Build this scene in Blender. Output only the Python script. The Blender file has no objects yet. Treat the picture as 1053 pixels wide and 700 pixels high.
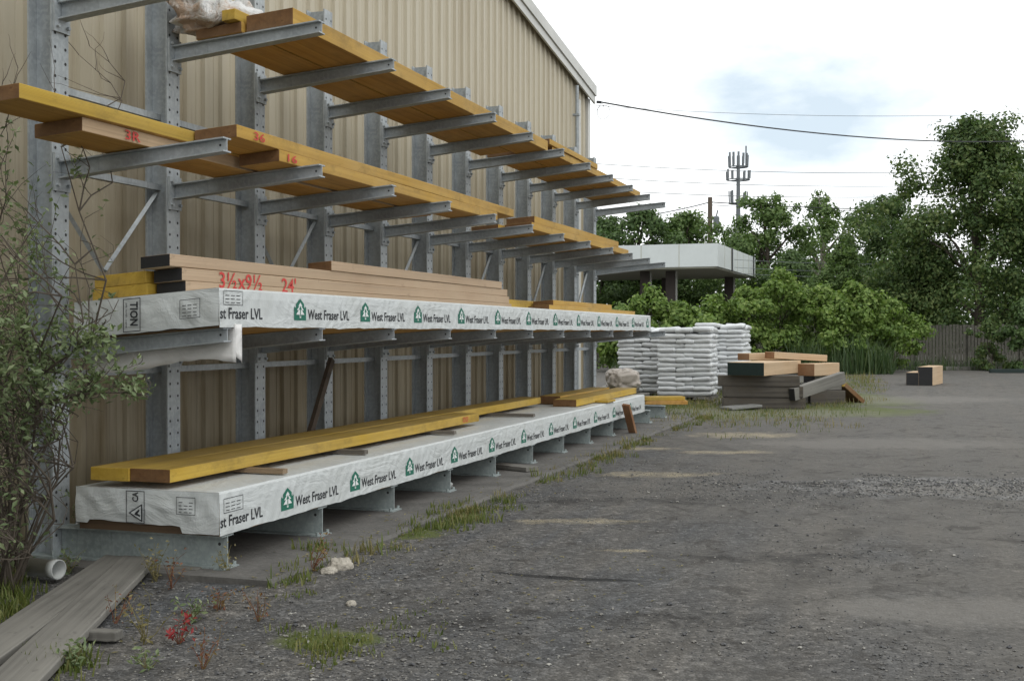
import bpy, math, random
import numpy as np
from mathutils import Vector, Matrix, noise as mnoise
R = math.radians
random.seed(7)
sc = bpy.context.scene
col = sc.collection
YAW = R(18.25)
CA, SA = math.cos(YAW), math.sin(YAW)
F = 1250.0
GZ = -0.04                       # gravel level; the concrete pad top is z = 0
# world: X = across (away from the wall), Y = along the rack, Z = up
def C(X, D):                     # metres to the right / ahead of the standing point -> world x, y
    return (X*CA - D*SA, X*SA + D*CA)
def PX(px, D):                   # bearing (photo column) and distance -> world x, y
    return C((px-526.5)/F*D, D)

# ------------------------------------------------------------------ helpers
def tag(o, label=None, cat=None, group=None, kind=None):
    if label: o['label'] = label
    if cat: o['category'] = cat
    if group: o['group'] = group
    if kind: o['kind'] = kind
    return o
def empty(name, loc, label, cat, group=None):
    o = bpy.data.objects.new(name, None); col.objects.link(o)
    o.location = loc; o.empty_display_size = .1
    return tag(o, label, cat, group)
def adopt(o, parent):
    o.parent = parent
    m = Matrix.Translation(parent.location)
    o.matrix_parent_inverse = (parent.matrix_parent_inverse.inverted() if False else m.inverted()) if parent.parent is None else Matrix.Identity(4)
    return o
class MB:
    def __init__(s): s.v=[]; s.f=[]; s.m=[]
    def add(s, vs, fs, m=0):
        n=len(s.v); s.v.extend([tuple(v) for v in vs])
        for i,f in enumerate(fs):
            s.f.append(tuple(k+n for k in f)); s.m.append(m[i] if isinstance(m,(list,tuple)) else m)
    def box(s,x0,x1,y0,y1,z0,z1,m=0,shear=0.0,xr=0.0):
        """m: one index or (bottom,top,-y,+x,+y,-x); shear: dz per dx about xr"""
        h=lambda x: shear*(x-xr)
        vs=[(x0,y0,z0+h(x0)),(x1,y0,z0+h(x1)),(x1,y1,z0+h(x1)),(x0,y1,z0+h(x0)),
            (x0,y0,z1+h(x0)),(x1,y0,z1+h(x1)),(x1,y1,z1+h(x1)),(x0,y1,z1+h(x0))]
        fs=[(0,3,2,1),(4,5,6,7),(0,1,5,4),(1,2,6,5),(2,3,7,6),(3,0,4,7)]
        s.add(vs,fs,m)
    def rbox(s,c,L,W,H,yaw=0,pitch=0,roll=0,m=0):
        """L along local y, W along local x; centre c"""
        M=Matrix.Rotation(yaw,3,'Z')@Matrix.Rotation(pitch,3,'X')@Matrix.Rotation(roll,3,'Y')
        vs=[]
        for z in (-H/2,H/2):
            for (x,y) in ((-W/2,-L/2),(W/2,-L/2),(W/2,L/2),(-W/2,L/2)):
                p=M@Vector((x,y,z)); vs.append((c[0]+p.x,c[1]+p.y,c[2]+p.z))
        fs=[(0,3,2,1),(4,5,6,7),(0,1,5,4),(1,2,6,5),(2,3,7,6),(3,0,4,7)]
        s.add(vs,fs,m)
    def tube(s,pts,rad,n=8,m=0,cap=True):
        pts=[Vector(p) for p in pts]
        if not isinstance(rad,(list,tuple)): rad=[rad]*len(pts)
        vs=[];fs=[]
        for i,p in enumerate(pts):
            d=(pts[min(i+1,len(pts)-1)]-pts[max(i-1,0)]).normalized()
            a=Vector((0,0,1)) if abs(d.z)<.9 else Vector((1,0,0))
            e1=d.cross(a).normalized(); e2=d.cross(e1)
            for k in range(n):
                t=2*math.pi*k/n; q=p+(e1*math.cos(t)+e2*math.sin(t))*rad[i]; vs.append(q[:])
        for i in range(len(pts)-1):
            for k in range(n):
                fs.append((i*n+k,i*n+(k+1)%n,(i+1)*n+(k+1)%n,(i+1)*n+k))
        if cap:
            fs.append(tuple(range(n))); fs.append(tuple((len(pts)-1)*n+k for k in range(n))[::-1])
        s.add(vs,fs,m)
    def prism(s,poly,fa,fb,m=0):
        """poly: 2D outline; fa, fb map a 2D point to the two end positions"""
        n=len(poly); vs=[fa(*p) for p in poly]+[fb(*p) for p in poly]
        fs=[tuple(range(n))[::-1], tuple(range(n,2*n))]
        fs+=[(k,(k+1)%n,n+(k+1)%n,n+k) for k in range(n)]
        s.add(vs,fs,m)
    def build(s,name,mats,parent=None,bevel=0,smooth=False):
        me=bpy.data.meshes.new(name); me.from_pydata(s.v,[],s.f)
        for m in (mats if isinstance(mats,(list,tuple)) else [mats]): me.materials.append(m)
        me.polygons.foreach_set('material_index',s.m)
        if smooth: me.polygons.foreach_set('use_smooth',[True]*len(s.f))
        import bmesh
        bm=bmesh.new(); bm.from_mesh(me); bmesh.ops.recalc_face_normals(bm,faces=bm.faces); bm.to_mesh(me); bm.free()
        me.update()
        o=bpy.data.objects.new(name,me); col.objects.link(o)
        if bevel:
            b=o.modifiers.new('Bevel','BEVEL'); b.width=bevel; b.segments=2; b.limit_method='ANGLE'
        if parent: adopt(o,parent)
        return o
def I_poly(w,h,tf=.012,tw=.010):
    a=w/2; b=h/2; c=tw/2
    return [(-a,-b),(a,-b),(a,-b+tf),(c,-b+tf),(c,b-tf),(a,b-tf),(a,b),(-a,b),(-a,b-tf),(-c,b-tf),(-c,-b+tf),(-a,-b+tf)]

# ------------------------------------------------------------------ materials
class NT:
    def __init__(s,name):
        s.mat=bpy.data.materials.new(name); s.mat.use_nodes=True
        s.t=s.mat.node_tree; s.b=s.t.nodes['Principled BSDF']; s._c=None
    def n(s,ty,**kw):
        nd=s.t.nodes.new(ty)
        for k,v in kw.items():
            if k in nd.inputs.keys(): nd.inputs[k].default_value=v
            else: setattr(nd,k,v)
        return nd
    def l(s,a,b): s.t.links.new(a,b)
    def co(s,scale=(1,1,1),rot=(0,0,0),loc=(0,0,0)):
        if not s._c: s._c=s.n('ShaderNodeTexCoord')
        mp=s.n('ShaderNodeMapping'); mp.inputs['Scale'].default_value=scale; mp.inputs['Rotation'].default_value=rot; mp.inputs['Location'].default_value=loc
        s.l(s._c.outputs['Object'],mp.inputs['Vector']); return mp.outputs[0]
    def noise(s,scale,detail=4,rough=.6,vec=None,dist=0):
        nd=s.n('ShaderNodeTexNoise'); nd.inputs['Scale'].default_value=scale; nd.inputs['Detail'].default_value=detail
        nd.inputs['Roughness'].default_value=rough; nd.inputs['Distortion'].default_value=dist
        s.l(vec if vec else s.co(),nd.inputs['Vector']); return nd.outputs['Fac']
    def ramp(s,fac,stops):
        r=s.n('ShaderNodeValToRGB'); e=r.color_ramp.elements
        while len(e)<len(stops): e.new(.5)
        for i,(p,c) in enumerate(stops):
            e[i].position=p; e[i].color=(c if len(c)==4 else (*c,1)) if isinstance(c,(tuple,list)) else (c,c,c,1)
        s.l(fac,r.inputs[0]); return r.outputs[0]
    def mix(s,fac,a,b,bt='MIX'):
        m=s.n('ShaderNodeMix',data_type='RGBA',blend_type=bt)
        for sock,val in ((m.inputs[0],fac),(m.inputs[6],a),(m.inputs[7],b)):
            if hasattr(val,'is_output'): s.l(val,sock)
            elif isinstance(val,(tuple,list)): sock.default_value=(*val,1) if len(val)==3 else val
            else: sock.default_value=val
        return m.outputs[2]
    def math(s,op,a,b=0.0,clamp=False):
        m=s.n('ShaderNodeMath',operation=op); m.use_clamp=clamp
        for i,val in enumerate((a,b)):
            if hasattr(val,'is_output'): s.l(val,m.inputs[i])
            else: m.inputs[i].default_value=val
        return m.outputs[0]
    def out(s,colr,rough=.7,metal=0,bump=None,bs=.3,bd=.01,spec=.4):
        if hasattr(colr,'is_output'): s.l(colr,s.b.inputs['Base Color'])
        else: s.b.inputs['Base Color'].default_value=(*colr,1)
        if hasattr(rough,'is_output'): s.l(rough,s.b.inputs['Roughness'])
        else: s.b.inputs['Roughness'].default_value=rough
        s.b.inputs['Metallic'].default_value=metal
        s.b.inputs['Specular IOR Level'].default_value=spec
        if bump is not None:
            bn=s.n('ShaderNodeBump'); bn.inputs['Strength'].default_value=bs; bn.inputs['Distance'].default_value=bd
            s.l(bump,bn.inputs['Height']); s.l(bn.outputs[0],s.b.inputs['Normal'])
        return s.mat
def varied(name,c,amt=.25,scale=3,rough=.7,metal=0,bs=.15,spec=.4,sc3=(1,1,1)):
    t=NT(name); n1=t.noise(scale,6,.65,t.co(sc3)); n2=t.noise(scale*9,4,.6,t.co(sc3))
    d=tuple(x*(1-amt) for x in c); l=tuple(min(1,x*(1+amt)) for x in c)
    k=t.ramp(n1,[(.3,d),(.7,l)]); k=t.mix(.35,k,t.ramp(n2,[(.3,d),(.7,l)]))
    return t.out(k,rough,metal,n2,bs,.01,spec)
def wood(name,dark,light,grain=1.0,lam=False,axis='Y',bs=.2,stain=.0,fade=None):
    fade=fade or ((.42,.37,.27) if light[0]-light[2]>.12 else light)
    s={'Y':(14,.35,14),'X':(.35,14,14),'O':(14,.5,14)}[axis]
    t=NT(name)
    n1=t.noise(1.0,7,.65,t.co(s),.4); n2=t.noise(1.2,4,.6,t.co())
    k=t.ramp(n1,[(.32,dark),(.68,light)])
    k=t.mix(t.math('MULTIPLY',n2,.5),k,tuple(x*.72 for x in dark))
    sv=(30,.22,30) if axis!='X' else (.22,30,30)
    k=t.mix(t.ramp(t.noise(1.0,5,.7,t.co(sv)),[(.54,0.0),(.70,.55)]),k,tuple(x*.55 for x in dark))
    k=t.mix(t.ramp(t.noise(.9,4,.6,t.co((1,.8,1))),[(.40,0.0),(.66,.45)]),k,tuple(.55*a+.45*b_ for a,b_ in zip(light,fade)))
    k=t.mix(t.ramp(t.noise(14,4,.7,t.co((1,.5,1))),[(.62,0.0),(.72,.45)]),k,tuple(x*.5 for x in dark))
    if lam:
        w=t.n('ShaderNodeTexWave',wave_type='BANDS',bands_direction='Z'); w.inputs['Scale'].default_value=38; w.inputs['Distortion'].default_value=.6; w.inputs['Detail'].default_value=2
        t.l(t.co((1,.2,1)),w.inputs['Vector'])
        k=t.mix(t.math('MULTIPLY',w.outputs['Fac'],.35),k,tuple(x*.55 for x in dark))
    if stain:
        n3=t.noise(2.6,7,.75,t.co((1,.5,1)))
        k=t.mix(t.ramp(n3,[(.5,0.0),(.72,stain)]),k,(.07,.048,.022))
    return t.out(k,.72,0,n1,bs,.006,.3)
M={}
M['steel']=None
def steel(name,c0,c1):
    t=NT(name)
    a=t.noise(3,6,.6); b=t.noise(30,3,.5); s_=t.noise(2,5,.7,t.co((9,9,.5)))
    k=t.ramp(a,[(.3,c0),(.7,c1)]); k=t.mix(t.ramp(b,[(.45,0.0),(.62,.35)]),k,tuple(x*1.25 for x in c1))
    k=t.mix(t.ramp(s_,[(.56,0.0),(.74,.55)]),k,tuple(x*.5 for x in c0))
    rust=t.noise(5,6,.75,t.co((1,1,.6))); k=t.mix(t.ramp(rust,[(.66,0.0),(.78,.6)]),k,(.13,.07,.035))
    return t.out(k,.55,.25,b,.12,.004,.4)
M['steel']=steel('galvanised_steel',(.27,.295,.31),(.39,.42,.435))
M['steel_base']=steel('base_steel',(.20,.235,.235),(.33,.37,.365))
M['hole']=varied('hole_dark',(.03,.03,.032),.2)
M['lvl_face']=wood('lvl_face_amber',(.43,.21,.042),(.64,.36,.085),stain=.35)
M['lvl_edge']=wood('lvl_edge_yellow',(.42,.235,.038),(.64,.40,.085),lam=True,stain=.55)
M['lvl_bright']=wood('lvl_edge_bright_yellow',(.44,.27,.028),(.62,.42,.065),lam=True,stain=.6)
M['lvl_top']=wood('lvl_top_olive_yellow',(.27,.175,.03),(.43,.29,.055),stain=.3)
M['lvl_end']=wood('lvl_end_brown',(.11,.05,.018),(.24,.12,.045),lam=True)
M['core_end']=wood('core_board_ends',(.055,.036,.022),(.13,.085,.05),axis='X')
M['dark_stick']=wood('dark_stick_wood',(.035,.025,.018),(.09,.065,.045),axis='O')
M['pale']=wood('pale_pine_edge',(.40,.28,.18),(.56,.41,.275),lam=True)
M['pale_top']=wood('pale_pine_top',(.40,.28,.165),(.52,.38,.24))
M['cream']=wood('cream_timber',(.42,.29,.17),(.60,.43,.27))
M['black_end']=varied('black_end_coating',(.016,.016,.017),.3,8,.6)
M['green_end']=varied('dark_green_coating',(.010,.022,.020),.3,8,.55)
M['orange_end']=wood('orange_timber_end',(.17,.068,.024),(.29,.125,.045))
M['grey_wood']=wood('weathered_grey_wood',(.10,.095,.085),(.24,.23,.205),bs=.5)
M['grey_wood_x']=wood('weathered_grey_wood_crosswise',(.07,.062,.052),(.185,.165,.14),axis='X',bs=.5)
M['brown_wood']=wood('brown_spacer_wood',(.17,.115,.07),(.30,.21,.13),axis='X')
M['fence']=wood('fence_boards',(.060,.057,.046),(.150,.143,.118),axis='O',bs=.4)
M['red_paint']=varied('red_crayon',(.50,.05,.04),.25,30)
M['ink']=varied('black_ink',(.022,.024,.028),.2,30)
M['green_ink']=varied('green_ink',(.012,.13,.085),.2,20)
M['white_ink']=varied('white_print',(.70,.72,.71),.08,20)
# wrap: white woven plastic with creases
def wrapmat(name,c,glossy=.42):
    t=NT(name)
    a=t.noise(2.4,5,.6,t.co((1,.7,1.6),(R(35),0,0)),1.2)
    w=t.n('ShaderNodeTexWave',wave_type='BANDS',bands_direction='Y'); w.inputs['Scale'].default_value=3.1; w.inputs['Distortion'].default_value=9; w.inputs['Detail'].default_value=3; w.inputs['Detail Scale'].default_value=.7
    t.l(t.co((1,1,1),(R(42),R(8),R(20))),w.inputs['Vector'])
    fine=t.noise(70,2,.5)
    h=t.math('ADD',t.math('MULTIPLY',a,1.0),t.math('MULTIPLY',w.outputs['Fac'],.10))
    h=t.math('ADD',h,t.math('MULTIPLY',fine,.03))
    dirt=t.noise(1.7,6,.7); dirt2=t.noise(9,5,.7)
    k=t.mix(t.ramp(dirt,[(.45,0.0),(.8,.45)]),c,tuple(x*y for x,y in zip(c,(.68,.66,.60))))
    k=t.mix(t.ramp(dirt2,[(.62,0.0),(.8,.30)]),k,tuple(x*y for x,y in zip(c,(.6,.57,.5))))
    return t.out(k,glossy,0,h,.55,.04,.45)
M['wrap']=wrapmat('white_plastic_wrap',(.52,.545,.54))
M['wrap_dirty']=wrapmat('dirty_plastic_wrap',(.70,.69,.67))
M['wrap_tan']=wrapmat('torn_tan_plastic',(.58,.47,.39))
t_=NT('torn_two_tone_plastic'); t_n=t_.noise(4.5,5,.65); M['torn']=t_.out(t_.ramp(t_n,[(.42,(.40,.29,.21)),(.52,(.62,.60,.57)),(.62,(.66,.66,.65))]),.4,0,t_.noise(9,5,.6,None,1.5),.9,.05)
M['roll']=wrapmat('grimy_roll_plastic',(.36,.32,.28))
M['bag']=wrapmat('white_bag_plastic',(.58,.60,.61),.38)
# building cladding
def cladding(name,c):
    t=NT(name)
    a=t.noise(1.1,6,.7,t.co((1.1,1.1,.14))); b=t.noise(5,5,.7,t.co((3,3,.25))); g=t.noise(.35,3,.5)
    k=t.mix(t.ramp(a,[(.50,0.0),(.78,.55)]),c,tuple(x*y for x,y in zip(c,(.55,.47,.36))))
    k=t.mix(t.ramp(b,[(.56,0.0),(.80,.35)]),k,tuple(x*y for x,y in zip(c,(.6,.53,.42))))
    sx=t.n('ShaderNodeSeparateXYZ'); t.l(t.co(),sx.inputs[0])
    # rain-splashed grime and old run-off below the shelves, plus rack shade painted into the brown of the lower sheets
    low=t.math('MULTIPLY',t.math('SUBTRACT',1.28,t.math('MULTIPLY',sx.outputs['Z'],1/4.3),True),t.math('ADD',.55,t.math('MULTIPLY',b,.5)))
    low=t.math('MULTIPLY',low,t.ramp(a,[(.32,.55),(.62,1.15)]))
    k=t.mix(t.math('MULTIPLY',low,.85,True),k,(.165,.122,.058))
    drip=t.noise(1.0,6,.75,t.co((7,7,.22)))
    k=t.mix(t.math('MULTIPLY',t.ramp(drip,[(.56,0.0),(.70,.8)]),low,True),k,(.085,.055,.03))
    return t.out(k,.5,0,g,.05,.02,.35)
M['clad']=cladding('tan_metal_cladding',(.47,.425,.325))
M['trim']=varied('pale_grey_trim',(.50,.50,.47),.12,2,.45)
M['roof']=varied('galvalume_roof',(.38,.39,.38),.12,2,.4,.3)
M['conc']=varied('concrete_pad',(.105,.10,.092),.5,2.6,.92,0,.8)
M['block']=varied('concrete_block',(.22,.22,.21),.25,4,.9,0,.5)
M['pvc']=varied('white_pvc',(.38,.39,.375),.12,4,.4)
M['stone']=varied('pale_stone',(.36,.33,.28),.35,8,.9,0,.6)
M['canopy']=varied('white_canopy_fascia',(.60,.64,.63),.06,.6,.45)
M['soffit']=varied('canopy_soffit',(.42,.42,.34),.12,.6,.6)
M['pier']=varied('brown_pier',(.055,.045,.04),.25,2,.8)
M['dark']=varied('dark_metal',(.05,.052,.055),.2,3,.6)
M['antenna']=varied('grey_antenna',(.15,.165,.175),.15,.5,.6)
M['pole_wood']=varied('pole_wood',(.11,.085,.065),.3,.8,.85)
M['wire']=varied('wire_black',(.03,.032,.035),.1)
M['wire_pale']=varied('wire_grey',(.16,.17,.18),.1)
M['bark']=varied('bark',(.085,.07,.055),.4,3,.9,0,.6,.3,(1,1,.3))
M['bark_pale']=varied('pale_bark',(.22,.20,.165),.35,3,.9,0,.5,.3,(1,1,.3))
M['pebble']=None
def leafmat(name,stops,trans=.3,nscale=.5):
    t=NT(name)
    g=t.n('ShaderNodeNewGeometry'); n=t.noise(nscale,3,.6)
    f=t.math('ADD',t.math('MULTIPLY',g.outputs['Random Per Island'],.55),t.math('MULTIPLY',n,.5))
    k=t.ramp(f,stops)
    t.out(k,.55,0,None,spec=.3)
    tr=t.n('ShaderNodeBsdfTranslucent'); t.l(t.mix(1.0,k,(1.0,1.15,.55),'MULTIPLY'),tr.inputs['Color'])
    ms=t.n('ShaderNodeMixShader'); ms.inputs[0].default_value=trans
    t.l(t.b.outputs[0],ms.inputs[1]); t.l(tr.outputs[0],ms.inputs[2])
    t.l(ms.outputs[0],t.t.nodes['Material Output'].inputs['Surface'])
    return t.mat
M['leaf_dark']=leafmat('leaf_dark',[(.2,(.040,.070,.024)),(.5,(.076,.128,.042)),(.85,(.125,.18,.065))])
M['leaf_mid']=leafmat('leaf_mid',[(.2,(.052,.092,.027)),(.5,(.098,.160,.046)),(.85,(.16,.22,.075))])
M['leaf_bush']=leafmat('leaf_bush',[(.2,(.075,.130,.028)),(.5,(.145,.225,.050)),(.85,(.23,.30,.085))])
M['leaf_big']=leafmat('leaf_big',[(.2,(.038,.070,.021)),(.5,(.078,.128,.038)),(.85,(.155,.19,.065))])
M['leaf_near']=leafmat('leaf_near',[(.15,(.085,.125,.055)),(.5,(.165,.215,.105)),(.9,(.30,.34,.20))],.3,3)
M['leaf_red']=leafmat('leaf_red',[(.2,(.12,.035,.022)),(.55,(.22,.10,.055)),(.9,(.24,.21,.08))],.3,6)
M['leaf_redhot']=leafmat('leaf_redhot',[(.2,(.20,.015,.02)),(.9,(.34,.045,.045))],.3,6)
M['grass']=leafmat('grass',[(.15,(.065,.095,.022)),(.5,(.115,.145,.035)),(.9,(.22,.205,.08))],.3,1.5)
M['grass_dry']=leafmat('grass_dry',[(.15,(.12,.11,.045)),(.5,(.21,.18,.08)),(.9,(.30,.255,.13))],.3,1.5)
M['reed']=leafmat('reed',[(.15,(.030,.055,.022)),(.5,(.055,.095,.036)),(.9,(.11,.14,.06))],.3,1)

# ------------------------------------------------------------------ ground
def gh(x,y):                                   # gentle unevenness of the yard
    X=x*CA+y*SA; D=-x*SA+y*CA
    a=.016*mnoise.noise((x*.55,y*.55,.3))+.009*mnoise.noise((x*1.7,y*1.7,5))+.005*mnoise.noise((x*5,y*5,9))
    rut=math.exp(-(((X-3.6)/1.0)**2+((D-12.9)/.55)**2)); a+=rut*.030*mnoise.noise((x*4.0,y*4.0,2))-.012*rut
    ck=math.exp(-(((X-.35)/.42)**2+((D-8.2+.3*(X-.35))/.05)**2)); a-=.02*ck; a+=.018*rut
    fade=min(1,max(0,(x+4.3)/.5)) if y>6.6 else 1.0
    far=min(1,max(0,(60-D)/25))
    return GZ+a*fade*far
def axis(lo,hi,fine_lo,fine_hi,st):
    a=list(np.arange(fine_lo,fine_hi,st)); s=st; v=fine_hi
    while v<hi: a.append(v); s*=1.22; v+=s
    a.append(hi); s=st; v=fine_lo; b=[]
    while v>lo: s*=1.22; v-=s; b.append(max(v,lo))
    return b[::-1]+a
gx=axis(-900,900,-5.0,3.4,.075); gy=axis(-60,1500,3.6,15.5,.075)
vs=[(x,y,gh(x,y)) for y in gy for x in gx]; nx=len(gx)
fs=[(j*nx+i,j*nx+i+1,(j+1)*nx+i+1,(j+1)*nx+i) for j in range(len(gy)-1) for i in range(nx-1)]
def groundmat():
    t=NT('gravel_yard')
    cam=t.co((1,1,1),(0,0,-YAW))                 # same ground, axes turned to run across / along the view of the yard
    sx=t.n('ShaderNodeSeparateXYZ'); t.l(cam,sx.inputs[0]); X,D=sx.outputs['X'],sx.outputs['Y']
    big=t.noise(.22,5,.6); mid=t.noise(1.1,6,.7); streak=t.noise(.8,6,.65,t.co((2.0,.10,1)))
    dirt=t.math('ADD',t.math('MULTIPLY',t.math('SUBTRACT',X,-.5),.24),t.math('MULTIPLY',t.math('SUBTRACT',t.noise(.45,6,.65),.5),2.6))
    dirt=t.math('ADD',dirt,t.math('MULTIPLY',t.math('SUBTRACT',D,9),.02),True)
    rx=t.math('MULTIPLY',t.math('SUBTRACT',X,4.9),1/2.3); ry=t.math('MULTIPLY',t.math('SUBTRACT',D,12.9),1/.95)
    rr=t.math('ADD',t.math('ADD',t.math('MULTIPLY',rx,rx),t.math('MULTIPLY',ry,ry)),t.math('MULTIPLY',t.math('SUBTRACT',t.noise(1.9,5,.7),.5),2.2))
    rough=t.math('MULTIPLY',t.math('SUBTRACT',1.1,rr),2.0,True)
    packed=t.math('MULTIPLY',dirt,t.math('SUBTRACT',1.0,rough),True)
    specks=t.noise(75,3,.6); scuff=t.noise(3.2,7,.75,t.co((1,.8,1)),.8)
    v=t.n('ShaderNodeTexVoronoi',feature='F1'); v.inputs['Scale'].default_value=62; t.l(t.co(),v.inputs['Vector'])
    v2=t.n('ShaderNodeTexVoronoi',feature='F1'); v2.inputs['Scale'].default_value=24; t.l(t.co(),v2.inputs['Vector'])
    vsx=t.n('ShaderNodeSeparateColor'); t.l(v.outputs['Color'],vsx.inputs[0])
    vsy=t.n('ShaderNodeSeparateColor'); t.l(v2.outputs['Color'],vsy.inputs[0])
    base=t.ramp(big,[(.35,(.074,.077,.081)),(.65,(.108,.105,.100))])
    base=t.mix(t.ramp(streak,[(.42,0.0),(.68,.75)]),base,(.135,.122,.105))
    base=t.mix(t.ramp(mid,[(.46,0.0),(.72,.6)]),base,(.050,.051,.054))
    base=t.mix(t.math('MULTIPLY',packed,.64),base,(.104,.096,.084))
    base=t.mix(rough,base,(.150,.147,.142))
    base=t.mix(t.ramp(scuff,[(.52,0.0),(.63,.8)]),base,(.046,.042,.037))
    base=t.mix(t.ramp(t.noise(1.4,6,.7,t.co((1.8,.16,1),(0,0,R(6)))),[(.58,0.0),(.70,.55)]),base,(.060,.057,.053))
    stone=t.ramp(vsx.outputs[0],[(.0,.62),(.6,.97),(.88,1.35),(1,2.1)])
    keep=t.math('SUBTRACT',1.0,t.math('MULTIPLY',packed,.72))
    base=t.mix(t.math('MULTIPLY',keep,.85),base,t.mix(1.0,base,stone,'MULTIPLY'))
    stone2=t.ramp(vsy.outputs[0],[(.0,.65),(.7,1.0),(1,1.7)])
    base=t.mix(t.math('MULTIPLY',keep,.7),base,t.mix(1.0,base,stone2,'MULTIPLY'))
    edge=t.noise(2.6,6,.7); edge2=t.noise(11,5,.7)
    def blot(cx,cy,rx,ry,colr,amt,base,slope=0.0,soft=.9,brk=1.1,gran=0):
        dx=t.math('MULTIPLY',t.math('SUBTRACT',X,cx),1/rx)
        dd=t.math('SUBTRACT',D,cy)
        if slope: dd=t.math('ADD',dd,t.math('MULTIPLY',t.math('SUBTRACT',X,cx),slope))
        dy=t.math('MULTIPLY',dd,1/ry)
        r=t.math('ADD',t.math('MULTIPLY',dx,dx),t.math('MULTIPLY',dy,dy))
        r=t.math('ADD',r,t.math('MULTIPLY',t.math('SUBTRACT',edge,.5),brk*2.2))
        r=t.math('ADD',r,t.math('MULTIPLY',t.math('SUBTRACT',edge2,.5),brk*1.4))
        m=t.math('MULTIPLY',t.math('SUBTRACT',1.25,r),1/soft,True)
        if gran==2: m=t.math('MULTIPLY',m,t.ramp(scuff,[(.40,.0),(.58,1.0)]))
        elif gran: m=t.math('MULTIPLY',m,t.ramp(specks,[(.42,.12),(.58,1.0)]))
        return t.mix(t.math('MULTIPLY',m,amt),base,colr)
    saw=(.40,.34,.22)
    for b in ((.56,10.55,.62,.16),(1.62,14.1,.75,.30),(2.95,16.7,.6,.28),(3.75,19.6,.9,.55),(.85,9.15,.20,.06),(-.95,6.35,.16,.07),(3.0,24,1.0,.5),(1.9,17.2,.5,.2)):
        base=blot(*b,saw,.8,base,0,1.3,1.9,1)
    gr=(.080,.098,.022)
    for b in ((3.4,25.2,2.4,2.4),(6.6,25.6,2.2,1.9),(8.3,31,1.6,4.0),(.2,22.2,1.4,2.2),(-.9,9.9,.35,.30),(-.45,10.9,.25,.25),(-1.0,6.45,.28,.22)):
        base=blot(*b,gr,.95,base,0,.9,1.2)
    dk=(.022,.021,.020)
    for b in ((3.55,13.1,1.0,.30),(3.0,12.3,.5,.12),(1.2,11.8,1.3,.35),(2.0,8.9,.9,.22),(.3,6.9,1.1,.25)):
        base=blot(*b,dk,.6,base,0,.8,2.2,2)
    base=blot(.35,8.2,.55,.05,(.012,.012,.012),.85,base,.30,.6,.35)
    pale=(.165,.155,.14)
    for b in ((4.9,12.6,1.3,.5),(5.5,18,2.2,1.0),(4.4,25,3.5,1.6),(8,30,5,2),(2.6,7.2,.9,.4)):
        base=blot(*b,pale,.55,base)
    h=t.math('ADD',t.math('MULTIPLY',v.outputs['Distance'],-.6),t.math('MULTIPLY',v2.outputs['Distance'],-.5))
    h=t.math('MULTIPLY',h,keep)
    h=t.math('ADD',h,t.math('MULTIPLY',mid,.5)); h=t.math('ADD',h,t.math('MULTIPLY',scuff,.35))
    for (cx,cy,rad) in ((12,4,9.5),(12,4,11.1),(-9,14,11.0),(-9,14,12.6),(16,22,14.0),(16,22,15.7)):
        ex=t.math('SUBTRACT',X,cx); ey=t.math('SUBTRACT',D,cy)
        dist=t.math('SQRT',t.math('ADD',t.math('MULTIPLY',ex,ex),t.math('MULTIPLY',ey,ey)))
        m_=t.math('SUBTRACT',1.0,t.math('MULTIPLY',t.math('ABSOLUTE',t.math('SUBTRACT',t.math('ADD',dist,t.math('MULTIPLY',mid,.35)),rad)),1/.16),True)
        m_=t.math('MULTIPLY',m_,t.ramp(edge,[(.40,0.0),(.62,1.0)]))
        base=t.mix(t.math('MULTIPLY',m_,.5),base,(.055,.051,.046)); h=t.math('SUBTRACT',h,t.math('MULTIPLY',m_,.4))
    return t.out(base,.88,0,h,.55,.03,.25)
M['ground']=groundmat()
me=bpy.data.meshes.new('ground'); me.from_pydata(vs,[],fs); me.materials.append(M['ground'])
me.polygons.foreach_set('use_smooth',[True]*len(fs))
g=bpy.data.objects.new('ground',me); col.objects.link(g); tag(g,kind='structure')

# concrete strip under the rack, with a ragged outer edge
b=MB(); top=[]; n=90
for i in range(n+1):
    y=6.95+i*(24.2-6.95)/n
    x=-3.93+.05*mnoise.noise((y*1.3,0,0))+.03*mnoise.noise((y*5,3,0))
    top.append((x,y))
lft=[(-6.36,y) for x,y in top]
vs=[];fs=[]
for (x,y),(a,_) in zip(top,lft): vs+= [(a,y,0),(x-.03,y,0),(x,y,-.02),(x+.01,y,-.12)]
for i in range(n):
    for k in range(3): fs.append((i*4+k,i*4+k+1,(i+1)*4+k+1,(i+1)*4+k))
fs.append((0,3,2,1)); 
vs.append((-6.36,6.95,-.12)); fs[-1]=(len(vs)-1,3,2,1,0)
b.add(vs,fs)
pad=b.build('concrete_pad',M['conc']); tag(pad,kind='structure')

# ------------------------------------------------------------------ building
bl=empty('metal_building',(-6.42,24.6,GZ),'tan ribbed metal building with sloping roof edge behind the lumber rack','building')
WX=-6.45
def roofz(y): return 6.56+.136*(24.6-y) if y>8 else 6.56+.136*16.6-.136*(8-y)
prof=[]
y=-9.0
while y<24.4:
    prof+=[(y,0),(y+.185,0),(y+.199,.034),(y+.272,.034),(y+.286,0)]; y+=.305
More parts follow.
